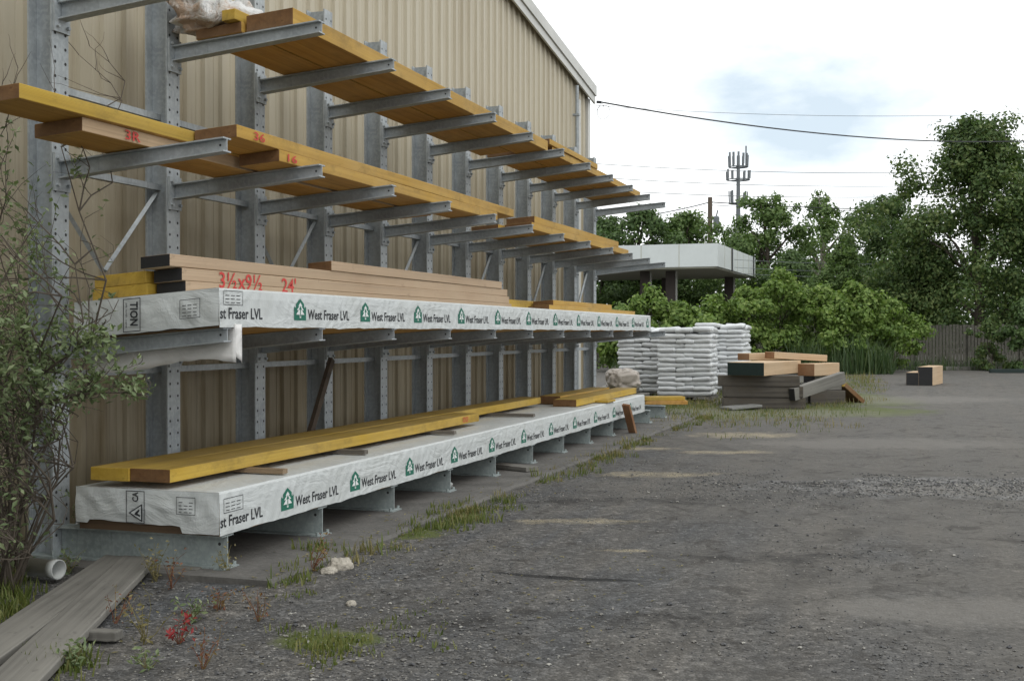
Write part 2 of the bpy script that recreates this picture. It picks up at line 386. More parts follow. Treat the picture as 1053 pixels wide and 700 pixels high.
# small stiffening ribs between
prof2=[]
for i,(yy,d) in enumerate(prof):
    prof2.append((yy,d))
    if i%5==0: prof2+=[(yy+.085,.0),(yy+.093,.007),(yy+.109,.007),(yy+.117,0)]
prof2.append((24.5,0))
vs=[];fs=[]
for yy,d in prof2: vs+=[(WX+d,yy,GZ-.1),(WX+d,yy,roofz(yy))]
for i in range(len(prof2)-1): fs.append((2*i,2*i+2,2*i+3,2*i+1))
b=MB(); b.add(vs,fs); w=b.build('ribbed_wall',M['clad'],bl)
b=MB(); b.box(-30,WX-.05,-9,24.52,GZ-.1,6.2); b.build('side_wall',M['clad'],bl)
b=MB()   # roof: two slopes with thickness, overhanging the gable wall
def slab(y0,y1):
    z0,z1=roofz(y0)+.02,roofz(y1)+.02
    x0,x1=-30,WX+.10
    b.add([(x0,y0,z0),(x1,y0,z0),(x1,y1,z1),(x0,y1,z1),(x0,y0,z0+.12),(x1,y0,z0+.12),(x1,y1,z1+.12),(x0,y1,z1+.12)],
          [(0,3,2,1),(4,5,6,7),(0,1,5,4),(1,2,6,5),(2,3,7,6),(3,0,4,7)])
slab(8.0,24.66); slab(-9.2,7.99)
b.build('roof',M['roof'],bl)
b=MB()
x0,x1=WX+.103,WX+.14
for (ya,yb) in ((8.0,24.7),(-9.2,7.99)):
    for (za,zb,xx) in ((-.17,-.02,x1),(-.015,.19,x1+.03)):
        b.add([(x0,ya,roofz(ya)+za),(xx,ya,roofz(ya)+za),(xx,yb,roofz(yb)+za),(x0,yb,roofz(yb)+za),
               (x0,ya,roofz(ya)+zb),(xx,ya,roofz(ya)+zb),(xx,yb,roofz(yb)+zb),(x0,yb,roofz(yb)+zb)],
              [(0,3,2,1),(4,5,6,7),(0,1,5,4),(1,2,6,5),(2,3,7,6),(3,0,4,7)])
b.build('roof_trim',M['trim'],bl)
b=MB(); b.box(WX-.02,WX+.055,24.42,24.60,GZ-.1,6.45); b.box(WX-.02,WX+.055,23.72,23.84,GZ-.1,6.3); b.build('corner_trim',M['trim'],bl)
b=MB(); b.tube([(WX+.11,23.35,6.5),(WX+.11,23.35,0)],.035,8); 
for z in (5.9,4.6,3.0): b.box(WX+.03,WX+.16,23.30,23.40,z,z+.04)
b.build('downspout',M['steel'],bl)

# ------------------------------------------------------------------ cantilever rack
VT,VR,VB=-4.43,-5.79,-6.07
SL=.078
US=[7.25+1.4*k for k in range(12)]
TIERS=[1.635,2.925,4.055]           # top of arm at its tip
def armz(ti,v): return TIERS[ti]+SL*(v-VT)
rack=empty('cantilever_rack',(VR,US[0],0),'grey steel cantilever rack of perforated columns and tilted arms along the wall','rack')
# column: I section, perforated front flange
b=MB(); pol=[(q,p) for p,q in I_poly(.18,.21,.014,.012)]   # (v,u): flanges face +v/-v
b.prism([(p+VR-.105,q) for p,q in pol],lambda p,q:(p,q,0.0),lambda p,q:(p,q,4.95))
z=.16
while z<4.9:
    for q in (-.055,.055):
        pts=[(VR+.0015,q+.012*math.cos(t),z+.012*math.sin(t)) for t in [k*math.pi/4 for k in range(8)]]
        b.add(pts,[tuple(range(8))],1)
        if int(z*100)%2==0 or True:
            for vv in (VR-.04,VR-.24):
                pass
    z+=.102
col0=b.build('column',[M['steel'],M['hole']],rack)
b=MB(); b.box(VR-.235,VR+.03,-.13,.13,.001,.022); 
for q in (-.1,.1):
    for vv in (VR-.215,VR+.012): b.tube([(vv,q,.02),(vv,q,.06)],.014,6)
foot0=b.build('column_foot',M['steel_base'],rack)
def arm_mesh(name):
    b=MB(); L0,L1=VR+.012,VT
    def sec(v,h): return [(q,p) for q,p in I_poly(.10,h,.010,.009)]
    ha,hb=.125,.098
    pa=sec(L0,ha); pb=sec(L1,hb); n=len(pa)
    vs=[(L0,q,SL*(L0-VT)-ha/2+p) for q,p in pa]+[(L1,q,-hb/2+p) for q,p in pb]
    fs=[tuple(range(n)),tuple(range(n,2*n))]+[(k,(k+1)%n,n+(k+1)%n,n+k) for k in range(n)]
    b.add(vs,fs)
    zc=SL*(L0-VT)-ha/2
    b.box(L0-.010,L0+.008,-.085,.085,zc-.15,zc+.12)         # bolting plate on the column
    for q in (-.055,.055):
        for dz in (-.11,.08): b.tube([(L0,q,zc+dz),(L0+.03,q,zc+dz)],.014,6)
    for s in (-1,1):                                          # hole near the tip
        b.add([(L1-.05+.009*math.cos(t),s*.0062,-.05+.009*math.sin(t)) for t in [k*math.pi/4 for k in range(8)]],[tuple(range(8))],1)
    return b.build(name,[M['steel'],M['hole']],rack)
arm0=arm_mesh('arm')
b=MB()
b.prism([(q,p) for q,p in I_poly(.15,.225,.012,.010)],lambda q,p:(VR+.01,q,.1135+p),lambda q,p:(VT,q,.1135+p))
b.box(VT-.05,VT+.03,-.10,.10,.0005,.009)
for s in (-1,1): b.tube([(VT-.0,s*.085,.005),(VT-.0,s*.085,.035)],.013,6); b.add([(VT-.06+.012*math.cos(t),s*.0065,.16+.012*math.sin(t)) for t in [k*math.pi/4 for k in range(8)]],[tuple(range(8))],1)
base0=b.build('base_beam',[M['steel_base'],M['hole']],rack)
def clone(o,dy,dz=0):
    c=o.copy(); col.objects.link(c); c.parent=rack; c.matrix_parent_inverse=o.matrix_parent_inverse.copy(); c.location=(o.location.x,o.location.y+dy,o.location.z+dz); return c
for k,u in enumerate(US):
    if k==0: continue
    clone(col0,u); clone(foot0,u); clone(base0,u)
    for ti in range(3): clone(arm0,u,TIERS[ti])
col0.location.y=US[0]; foot0.location.y=US[0]; base0.location.y=US[0]
clone(arm0,US[0],TIERS[1]); clone(arm0,US[0],TIERS[2]); arm0.location.y=US[0]; arm0.location.z=TIERS[0]
def L_bar(b,p,q,w=.045):
    b.tube([p,q],w/2,4)
for k in range(11):
    a,c=US[k]+.006,US[k+1]-.006
    for z in (1.27,3.35):
        b=MB(); b.box(VR-.16,VR-.115,a,c,z,z+.05); b.build('strut',M['steel'],rack)
    if k%2==0:
        m_=(a+c)/2
        for (ya,za,yb,zb_) in ((a,2.76,m_-.012,2.08),(m_+.012,2.08,c,2.76)):
            b=MB(); L_bar(b,(VR-.16,ya,za),(VR-.16,yb,zb_)); b.build('brace',M['steel'],rack)
    b=MB(); b.box(VR-.165,VR-.12,a,c,2.775,2.825); b.build('strut',M['steel'],rack)

# ------------------------------------------------------------------ text helper
def text_mesh(body,name,mat,fmap,w=None,h=None,parent=None,shear=0,bold=0):
    cu=bpy.data.curves.new(name,'FONT'); cu.body=body; cu.size=1; cu.shear=shear; cu.offset=bold if bold else .018
    cu.resolution_u=2
    o=bpy.data.objects.new(name,cu); col.objects.link(o)
    dg=bpy.context.evaluated_depsgraph_get(); me=bpy.data.meshes.new_from_object(o.evaluated_get(dg))
    bpy.data.objects.remove(o); bpy.data.curves.remove(cu)
    xs=[v.co.x for v in me.vertices]; ys=[v.co.y for v in me.vertices]
    x0,x1,y0,y1=min(xs),max(xs),min(ys),max(ys)
    sx=(w/(x1-x0)) if w else 1; sy=(h/(y1-y0)) if h else sx
    if not w: sx=sy
    for v in me.vertices: v.co=fmap((v.co.x-x0)*sx,(v.co.y-y0)*sy)
    me.materials.clear(); me.materials.append(mat); me.name=name
    r=bpy.data.objects.new(name,me); col.objects.link(r)
    if parent: adopt(r,parent)
    return r

# ------------------------------------------------------------------ wrapped packs
def pack(label,u0,u1,v0,v1,zb,h,slope,first_logo,flap=False):
    zz=lambda v: zb+slope*(v-v1)
    t=empty('lumber_pack',((v0+v1)/2,u0,zz((v0+v1)/2)),label,'lumber pack','plastic wrapped lumber packs on the rack')
    # boards inside: visible where the wrap stops short
    b=MB(); b.box(v0+.015,v1-.015,u0+.02,u1-.02,zb+.001,zb+h-.01,(0,0,1,0,1,0),slope,v1)
    b.build('board_core',[M['lvl_face'],M['core_end']],t)
    # wrap skin: front, top, back and ends, creased, with an uneven hem
    b=MB(); N=150; hem=.012 if flap else .028
    U=[u0+(u1-u0)*i/N for i in range(N+1)]
    rows=[]
    def jag(u,s): return .010*mnoise.noise((u*2.3,s,0))+.006*mnoise.noise((u*9,s,4))
    sec=[]
    for i,u in enumerate(U):
        e=.0
        p=[(v0-.004,zz(v0)+hem+jag(u,1)),(v0,zz(v0)+h*.5),(v0+.004,zz(v0)+h-.012),(v0+.02,zz(v0)+h+.002)]
        for k in range(1,6):
            v=v0+(v1-v0)*k/6; p.append((v,zz(v)+h+.002+.006*mnoise.noise((u*2,v*4,7))))
        p+=[(v1-.022,zz(v1)+h+.002),(v1-.004,zz(v1)+h-.012),(v1+.001,zz(v1)+h*.75),(v1+.001,zz(v1)+h*.3),(v1+.004,zz(v1)+hem*.4+jag(u,2)-.006)]
        sec.append(p)
    n=len(sec[0]); vs=[(v,u,z) for u,p in zip(U,sec) for v,z in p]
    fs=[(i*n+k,i*n+k+1,(i+1)*n+k+1,(i+1)*n+k) for i in range(N) for k in range(n-1)]
    # end sheets
    for (ui,s) in ((0,-1),(N,1)):
        p=sec[ui]; base=len(vs); K=60; QN=10
        for k in range(K+1):
            v=v0+(v1-v0)*k/K
            lo=zz(v)+(.012 if flap else (.075-.03*k/K if 5<k<45 else (.05 if k<=5 else .012)))+.008*mnoise.noise((v*7,s,ui))
            for q in range(QN+1):
                f=q/QN; zt=zz(v)+h+.002
                bul=.010*math.sin(math.pi*f)*math.sin(math.pi*k/K)+.0045*math.sin((v*1.0+f*.16)*34+2*mnoise.noise((v*3,f*2,s)))*math.sin(math.pi*f)*(.35+.65*abs(2*k/K-1))
                vs.append((v,U[ui]+s*(.002+bul+.004*mnoise.noise((v*6,f*3,s))*math.sin(math.pi*f)),lo+(zt-lo)*f))
        for k in range(K):
            for q in range(QN): a=base+k*(QN+1)+q; fs.append((a,a+1,a+QN+2,a+QN+1))
    b.add(vs,fs); w=b.build('plastic_wrap',M['wrap'],t,smooth=False)
    # printed marks on the long side
    lh=.155; y=first_logo-1.157
    while y<u1-.1:
        if y>u0+.05:
            fm=lambda a,c,d=.0035: (v1+d,y+a*.19-.095,zb+.055+c*lh)
            b=MB()
            b.add([fm(*p) for p in ((0,0),(1,0),(1,.62),(.93,.70),(.93,.62),(.84,.62),(.84,.80),(.5,1.06),(.16,.80),(.16,.62),(.07,.62),(.07,.70),(0,.62))],[tuple(range(13))])
            lg=b.build('printed_logo',M['green_ink'],t)
            b=MB(); fm2=lambda a,c: fm(a,c,.0052)
            tree=((.5,.88),(.66,.70),(.58,.70),(.78,.50),(.64,.50),(.84,.28),(.56,.28),(.56,.12),(.44,.12),(.44,.28),(.16,.28),(.36,.50),(.22,.50),(.42,.70),(.34,.70))
            b.add([fm2(*p) for p in tree],[tuple(range(15))])
            b.add([fm(*p,.0062) for p in ((.5,.72),(.62,.52),(.53,.52),(.53,.18),(.47,.18),(.47,.52),(.38,.52))],[tuple(range(7))],1)
            tr=b.build('tree_mark',[M['white_ink'],M['green_ink']]); tr.parent=lg
        if y>u0:
            a0=y+.125
            if a0+.72<u1: text_mesh('West Fraser LVL','printed_text',M['ink'],lambda a,c:(v1+.0035,a0+a,zb+.062+c),.72,.078,t)
        else:
            text_mesh('st Fraser LVL','printed_text',M['ink'],lambda a,c:(v1+.0035,u0+.008+a,zb+.055+c),.56,.078,t)
        y+=1.157
    return t,zz
def frame(b,fm,x0,x1,y0,y1,w=.006,m=0):
    for (a,c,d,e) in ((x0,x1,y0,y0+w),(x0,x1,y1-w,y1),(x0,x0+w,y0+w,y1-w),(x1-w,x1,y0+w,y1-w)):
        b.add([fm(a,d),fm(c,d),fm(c,e),fm(a,e)],[(0,1,2,3)],m)
PU0=7.13
p1,z1=pack('long white wrapped lumber pack on the ground level bases of the rack',PU0,20.75,-5.57,-4.42,.229,.295,0,8.06)
p2,z2=pack('long white wrapped lumber pack on the first raised arms of the rack',PU0,21.25,-5.58,-4.42,TIERS[0]+.003,.262,SL,8.26,True)
# stamps on the end sheets and front corners
EU=PU0-.026
e1=lambda a,c:(-5.57+a,EU,.229+c)
e2=lambda a,c:(-5.58+a,EU,z2(-5.58+a)+c)
b=MB(); frame(b,e1,.43,.58,.065,.288)
b.add([e1(*p) for p in ((.45,.135),(.56,.075),(.56,.20))],[(0,1,2)]); 
fm=lambda a,c:(-5.57+a,EU-.0015,.229+c)
b.add([fm(*p) for p in ((.468,.136),(.552,.090),(.552,.186))],[(0,1,2)],1)
fm=lambda a,c:(-5.57+a,EU-.003,.229+c)
b.add([fm(*p) for p in ((.50,.125),(.545,.11),(.548,.122),(.525,.133),(.545,.155),(.535,.162),(.51,.142))],[tuple(range(7))])
b.build('warning_stamp',[M['ink'],M['wrap']],p1)
text_mesh('CA','stamp_text',M['ink'],lambda a,c:(-5.57+.475+.055-c,EU,.229+.212+a),.068,.05,p1,0,.03)
b=MB(); frame(b,e1,.83,.98,.14,.26,.004)
for r in range(4): 
    for q in range(3):
        if (r*q)%4!=3: a=.85+.04*q; b.add([e1(a,.155+.022*r),e1(a+.022+.008*((r+q)%2),.155+.022*r),e1(a+.022+.008*((r+q)%2),.160+.022*r),e1(a,.160+.022*r)],[(0,1,2,3)])
b.build('label_stamp',M['ink'],p1)
b=MB(); frame(b,e2,.42,.56,.02,.25)
b.build('warning_stamp',M['ink'],p2)
text_mesh('TION','stamp_text',M['ink'],lambda a,c:(-5.58+.475+c,EU,z2(-5.07)+.225-a),.165,.065,p2,0,.03)
text_mesh('lift with care','stamp_text',M['ink'],lambda a,c:(-5.58+.44+c,EU,z2(-5.07)+.215-a),.17,.014,p2)
b=MB(); frame(b,e2,.87,1.03,.075,.205,.004)
for r in range(4):
    for q in range(3): a=.89+.042*q; b.add([e2(a,.09+.024*r),e2(a+.03,.09+.024*r),e2(a+.03,.095+.024*r),e2(a,.095+.024*r)],[(0,1,2,3)])
b.build('label_stamp',M['ink'],p2)
for (t,zb) in ((p1,.229),(p2,TIERS[0]+.003)):
    b=MB(); f3=lambda a,c:(-4.4165,PU0+a,zb+c); frame(b,f3,.05,.30,.15,.25,.004)
    for r in range(3):
        for q in range(3): a=.075+.07*q; b.add([f3(a,.165+.024*r),f3(a+.05,.165+.024*r),f3(a+.05,.17+.024*r),f3(a,.17+.024*r)],[(0,1,2,3)])
    b.build('label_stamp',M['ink'],t)
# loose flap hanging behind the first arm of the upper pack and folded round its tip
b=MB(); K=40; vs=[];fs=[]
for k in range(K+1):
    f=k/K; v=-5.60+1.20*f
    low=-.225-.022*math.sin(f*5.2+.6)-.015*mnoise.noise((f*9,2,1))-max(0,f-.82)*.15
    for q in range(7):
        g_=q/6; z=z2(v)+(.02+(low-.02)*g_)
        vs.append((v,PU0+.19+.02*math.sin(f*9+g_*3)*g_+.006*mnoise.noise((v*9,g_*4,0)),z))
for k in range(K):
    for q in range(6): a=k*7+q; fs.append((a,a+7,a+8,a+1))
n0=len(vs)
for k in range(9):                       # return flap over the arm tip
    f=k/8; u=PU0+.185+.09*f
    for q in range(7):
        g_=q/6; vs.append((-4.412+.012*math.sin(f*3)*g_,u,z2(-4.42)+.02-(.02+.25*(.8+.2*f))*g_))
for k in range(8):
    for q in range(6): a=n0+k*7+q; fs.append((a,a+7,a+8,a+1))
b.add(vs,fs); fl=b.build('loose_flap',M['wrap_dirty'],p2,smooth=True)
s=fl.modifiers.new('Solid','SOLIDIFY'); s.thickness=.002

# ------------------------------------------------------------------ lumber on the rack
def beam(label,u0,u1,v0,v1,zb,th,slope,mats,name='lumber_beam',group=None,dv=0.0,vt=VT,cat='beam'):
    """mats: broad faces, edges, near end"""
    b=MB(); h=lambda v: zb+slope*(v-vt)
    N=14; vs=[];fs=[];ms=[]; sd0=u0*3.1+v0*7
    for i in range(N+1):
        f=i/N; u=u0+(u1-u0)*f; o=dv*f+min(.004,.007*mnoise.noise((f*2.5,sd0,0))); sag=.005*mnoise.noise((f*3,sd0,5))
        vs+=[(v0+o,u,h(v0)+sag),(v1+o,u,h(v1)+sag),(v1+o,u,h(v1)+th+sag),(v0+o,u,h(v0)+th+sag)]
    for i in range(N):
        a=i*4; c=a+4
        fs+=[(a,a+1,c+1,c),(a+1,a+2,c+2,c+1),(a+2,a+3,c+3,c+2),(a+3,a,c,c+3)]; ms+=[0,1,3 if len(mats)>3 else 0,1]
    fs+=[(3,2,1,0),tuple(N*4+k for k in range(4))]; ms+=[2,2]
    b.add(vs,fs,ms)
    o=b.build(name,mats,None,bevel=.005)
    loc=Vector(((v0+v1)/2,u0,zb)); o.data.transform(Matrix.Translation(-loc)); o.location=loc
    # object-space texture keeps its own offset, so no two boards share a grain
    return tag(o,label,cat,group)
def mark(parent,body,v,u,z,w,h):
    r=text_mesh(body,'red_marking',M['red_paint'],lambda a,c:(v+.0085,u+a,z+c),w,h,None,0,.012)
    r.parent=parent; r.matrix_parent_inverse=Matrix.Translation(parent.location).inverted(); return r
YL=[M['lvl_face'],M['lvl_edge'],M['lvl_end'],M['lvl_top']]
BR=[M['lvl_face'],M['lvl_bright'],M['lvl_end'],M['lvl_top']]
PL=[M['pale_top'],M['pale'],M['black_end']]
PE=[M['pale_top'],M['pale'],M['lvl_end']]
G3='amber lumber beams on the middle raised arms'; G4='amber lumber beams on the topmost arms'
G2='beams lying on the upper wrapped pack'; G1='beams lying on the lower wrapped pack'
zt=TIERS[1]+.004
c=beam('amber beam with red 36 at the near end, upper of two on the middle arms',7.69,14.08,-4.97,-4.62,zt+.092,.092,SL,YL,group=G3)
mark(c,'36',-4.62,7.92,zt+SL*(-.19)+.105,.16,.062)
c=beam('amber beam marked 16 in red, directly under the beam marked 36',8.30,13.45,-4.965,-4.615,zt,.09,SL,YL,group=G3)
mark(c,'16',-4.615,8.42,zt+SL*(-.19)+.012,.15,.06)
c=beam('pale brown beam marked 3R in red on the nearest middle arm',6.50,12.4,-5.39,-5.02,zt,.09,SL,[M['lvl_face'],M['cream'],M['lvl_end'],M['lvl_top']],group=G3)
mark(c,'3R',-5.02,6.93,zt+SL*(-.59)+.012,.17,.066)
beam('bright yellow beam sticking out past the nearest column at the left edge',5.88,11.6,-5.33,-4.985,zt+.092,.09,SL,BR,group=G3)
beam('lower amber beam at the far end of the middle arms',14.75,20.3,-4.96,-4.60,zt,.09,SL,YL,group=G3)
beam('upper amber beam at the far end of the middle arms',14.9,19.6,-4.99,-4.61,zt+.092,.09,SL,YL,group=G3)
beam('inner amber beam against the columns at the far end of the middle arms',14.6,21.6,-5.36,-5.0,zt,.09,SL,YL,group=G3)
zt=TIERS[2]+.004
beam('thick amber beam with brown end along the tips of the topmost arms, nearer half',8.62,15.7,-5.09,-4.67,zt,.135,SL,YL,group=G4)
beam('wide amber beam next to the columns on the topmost arms, nearer half',8.58,15.4,-5.53,-5.11,zt,.085,SL,YL,group=G4)
beam('narrow yellow offcut between torn plastic bundle and brown ended board up top',8.5,9.6,-5.24,-5.12,zt+.087,.085,SL,[M['lvl_bright'],M['lvl_bright'],M['lvl_bright']],group=G4)
beam('wide amber beam along the tips of the topmost arms, farther half',15.95,21.6,-5.05,-4.68,zt,.10,SL,YL,group=G4)
beam('wide amber beam next to the columns on the topmost arms, farther half',15.6,22.2,-5.5,-5.08,zt,.085,SL,YL,group=G4)
beam('short amber board raised on the others midway along the topmost arms',15.75,18.4,-5.03,-4.66,zt+.102,.075,SL,YL,group=G4)
# on the upper pack
zp=TIERS[0]+.003+.262+.009
names=['lowest','middle','third']
c=beam('pale beam with black painted end, bottom one of the stack on the upper pack',7.39,14.69,-5.09,-4.85,zp,.089,SL,PL,group=G2)
c=beam('pale black ended beam marked 3½ x 9½ 24\' in red on the upper pack',7.35,14.60,-5.085,-4.853,zp+.091,.089,SL,PL,group=G2)
mark(c,"3½x9½",-4.853,7.82,zp+SL*(-.42)+.048,.62,.125)
mark(c,"24'",-4.853,8.75,zp+SL*(-.42)+.05,.24,.12)
beam('pale black ended beam lying just above the red written one',7.22,14.55,-5.10,-4.862,zp+.182,.085,SL,PL,group=G2)
beam('shorter pale beam with raw brown end, topmost of the pale stack',9.65,14.3,-5.08,-4.85,zp+.269,.085,SL,PE,group=G2)
YY=[M['lvl_bright'],M['lvl_bright'],M['lvl_bright']]
beam('yellow ended beam beside the black ends, lower of two on the upper pack',7.30,14.2,-5.56,-5.105,zp,.09,SL,YY,group=G2)
beam('yellow ended beam beside the black ends, upper of two on the upper pack',7.31,14.1,-5.55,-5.12,zp+.092,.088,SL,YY,group=G2)
beam('tall yellow beam past the far end of the pale stack on the upper pack',14.85,18.9,-5.35,-5.0,zp,.17,SL,BR,group=G2)
beam('flat amber beam along the far front of the upper pack',15.6,20.9,-4.92,-4.62,zp,.08,SL,YL,group=G2)
beam('short amber beam with brown end on top at the far end of the upper pack',16.0,19.4,-4.97,-4.68,zp+.082,.08,SL,YL,group=G2)
def spacer(label,u,v0,v1,z,slope=0,m='brown_wood',w=.075,h=.036):
    b=MB(); b.box(v0,v1,u-w/2,u+w/2,z,z+h,0,slope,VT); o=b.build('spacer_stick',M[m],None,bevel=.003)
    return tag(o,label,'spacer stick','spacer sticks under the beams')
spacer('thin grey stick end poking out beneath the red written pale beams',8.15,-5.0,-4.66,zp-.006,SL,'grey_wood_x',.08,.005+.02)
# on the lower pack
zl=.229+.295+.012
for i,(u,v1,m,l) in enumerate(((8.18,-4.50,'brown_wood','nearest brown spacer stick under the long yellow beams'),(9.72,-4.55,'grey_wood_x','second grey spacer stick under the long yellow beams'),
      (11.9,-4.55,'grey_wood_x','third grey spacer stick under the end of the red marked yellow beam'),(14.7,-4.55,'grey_wood_x','farthest grey spacer stick poking out on the bare part of the lower pack'))):
    spacer(l,u,-5.5,v1,zl,0,m)
zb=zl+.037
beam('long yellow beam with yellow painted end next to the wall on the lower pack',7.13,16.9,-5.45,-5.135,zb,.092,0,BR[:2]+[M['lvl_bright'],M['lvl_top']],group=G1)
c=beam('long yellow beam with brown near end and red rings at its far end',7.14,13.3,-5.13,-4.81,zb,.092,0,BR,group=G1,dv=.02)
mark(c,'OO',-4.79,12.75,zb+.02,.17,.06)
beam('short amber beam with brown end next to wall at the far end of lower pack',17.4,20.5,-5.30,-4.98,zl,.12,0,YL,group=G1)
beam('short yellow beam along the front at the far end of the lower pack',16.9,20.9,-4.95,-4.60,zl,.10,0,BR,group=G1)
# torn plastic bundle on the top tier
def lump(name,c,r,mat,label,cat,yaw=0,seed=0,pw=.45,amp=.05,res=(56,32),group=None):
    vs=[];fs=[];n,m=res
    sg=lambda x,p: math.copysign(abs(x)**p,x)
    for j in range(m+1):
        ph=-math.pi/2+math.pi*j/m
        for i in range(n):
            th=2*math.pi*i/n
            p=Vector((r[0]*sg(math.cos(ph),pw)*sg(math.cos(th),pw),r[1]*sg(math.cos(ph),pw)*sg(math.sin(th),pw),r[2]*sg(math.sin(ph),pw)))
            q=p/max(r)*2.2+Vector((seed*3.7,0,0))
            d=amp*(mnoise.fractal(q,1,2,4)*.6-abs(mnoise.noise(q*1.7))*.7+.15)
            p*=1+d
            vs.append(p[:])
    for j in range(m):
        for i in range(n): fs.append((j*n+i,j*n+(i+1)%n,(j+1)*n+(i+1)%n,(j+1)*n+i))
    b=MB(); b.add(vs,fs); o=b.build(name,mat,None,smooth=True)
    o.location=c; o.rotation_euler=(0,0,yaw)
    return tag(o,label,cat,group)
lump('plastic_bundle',(-5.50,9.0,TIERS[2]+SL*(-1.07)+.235),(.30,.55,.145),M['torn'],'torn tan and white plastic bundle lying at the near end of the topmost arms','bundle',0,3,.55,.55)
# leaning sticks
b=MB(); b.rbox((-5.66,11.0,.93),.95,.045,.075,0,R(57)); o=b.build('leaning_stick',M['dark_stick'],None,bevel=.003); tag(o,'dark brown stick leaning between two rack columns behind the yellow beams','stick')
b=MB(); b.rbox((-4.27,18.95,.19),.62,.14,.045,R(-14),R(-62),R(10)); o=b.build('leaning_board',M['orange_end'],None,bevel=.004); tag(o,'short orange brown board leaning against the far front of the lower pack','board')
b=MB(); b.box(-4.62,-4.40,18.0,18.5,zl-.002,zl+.03); o=b.build('wood_offcut',M['lvl_bright'],None,bevel=.004); tag(o,'small yellow offcut lying on the front edge of the lower pack','offcut')

# ------------------------------------------------------------------ small things near the rack
def ground_pt(px,py,z=GZ):
    D=(1.6-z)*F/(py-342.0); return PX(px,D)
def plank(label,px0,D0,px1,D1,w,th,z0,z1,mat,name='weathered_plank',group=None,cat='plank'):
    a=Vector((*PX(px0,D0),z0)); c=Vector((*PX(px1,D1),z1)); d=c-a
    L=d.length; yaw=math.atan2(-d.x,d.y); pit=math.asin(d.z/L)
    b=MB(); N=10; M3=Matrix.Rotation(yaw,3,'Z')@Matrix.Rotation(pit,3,'X')
    vs=[];fs=[]
    for i in range(N+1):
        y=-L/2+L*i/N; s=.004*mnoise.noise((i*.7,px0,0)); e=.006*mnoise.noise((i*1.3,px1,3))
        vs+=[(-w/2+e,y,-th/2+s),(w/2+e,y,-th/2+s),(w/2+e,y,th/2+s),(-w/2+e,y,th/2+s)]
    for i in range(N):
        p=i*4;q=p+4
        fs+=[(p,p+1,q+1,q),(p+1,p+2,q+2,q+1),(p+2,p+3,q+3,q+2),(p+3,p,q,q+3)]
    fs+=[(3,2,1,0),tuple(N*4+k for k in range(4))]
    b.add(vs,fs); o=b.build(name,mat,None,bevel=.006)
    o.matrix_world=Matrix.Translation((a+c)/2)@M3.to_4x4()
    return tag(o,label,cat,group)
GP='weathered planks in the foreground'
plank('grey weathered foreground plank on the left, nearer the bushes',-116,5.0,132,8.75,.25,.045,-.005,.012,M['grey_wood'],group=GP)
plank('grey weathered foreground plank on the right, beside the weedy gravel',-52,4.7,150,8.72,.25,.045,.005,.018,M['grey_wood'],group=GP)
plank('short grey board end lying in gravel beside the foreground planks',76,6.5,122,6.46,.09,.05,GZ+.03,GZ+.03,M['grey_wood'],'wood_offcut',None,'board')
plank('grey strip of board lying by the nearest base beam among weeds',140,8.33,205,8.22,.10,.04,GZ+.03,GZ+.03,M['grey_wood'],'wood_offcut',None,'board')
plank('thin grey board lying on the concrete behind the fourth base beam',512,14.4,548,14.0,.22,.05,.03,.03,M['grey_wood'],'wood_offcut',None,'board')
# pvc pipe
b=MB(); x,y=PX(60,7.95); x2,y2=PX(-20,8.25); r0,r1=.066,.057
n=18; vs=[];fs=[]
d=Vector((x2-x,y2-y,0)).normalized(); e1_=Vector((-d.y,d.x,0)); e2_=Vector((0,0,1))
for (px_,rr) in ((0,r1),(0,r0),(.10,r0),(.10,r0-.006),(1,r0-.006)):
    P=Vector((x,y,.05))+d*(px_*.62)
    vs+=[(P+(e1_*math.cos(2*math.pi*k/n)+e2_*math.sin(2*math.pi*k/n))*rr)[:] for k in range(n)]
P=Vector((x,y,.05))+d*.62; vs+=[(P+(e1_*math.cos(2*math.pi*k/n)+e2_*math.sin(2*math.pi*k/n))*r1)[:] for k in range(n)]
for j in range(4):
    for k in range(n): fs.append((j*n+k,j*n+(k+1)%n,(j+1)*n+(k+1)%n,(j+1)*n+k))
for k in range(n): fs.append((k,5*n+k,5*n+(k+1)%n,(k+1)%n)); fs.append((4*n+k,4*n+(k+1)%n,5*n+(k+1)%n,5*n+k))
b.add(vs,fs); o=b.build('drain_pipe',M['pvc'],None,smooth=True); tag(o,'white plastic drain pipe end sticking out of the bushes at left','pipe')
x,y=ground_pt(350,586); lump('stone',(x,y,GZ+.03),(.085,.075,.055),M['stone'],'pale knobbly stone lying on gravel at the edge of concrete','stone',.4,11,.85,.32)
x,y=ground_pt(338,590); lump('stone',(x,y,GZ+.015),(.06,.05,.03),M['stone'],'small brownish stone touching the pale knobbly stone','stone',1.4,17,.85,.32)
x,y=ground_pt(461,501,0); lump('stone',(x,y,.025),(.045,.04,.035),M['pvc'],'small white lump of rubble beside a base beam on concrete','stone',.4,23,.85,.32)
x,y=ground_pt(361,623.); lump('stone',(x,y,GZ+.012),(.03,.03,.022),M['stone'],'small tan pebble alone on the gravel in front of the stone','stone',.4,29,.8,.2)

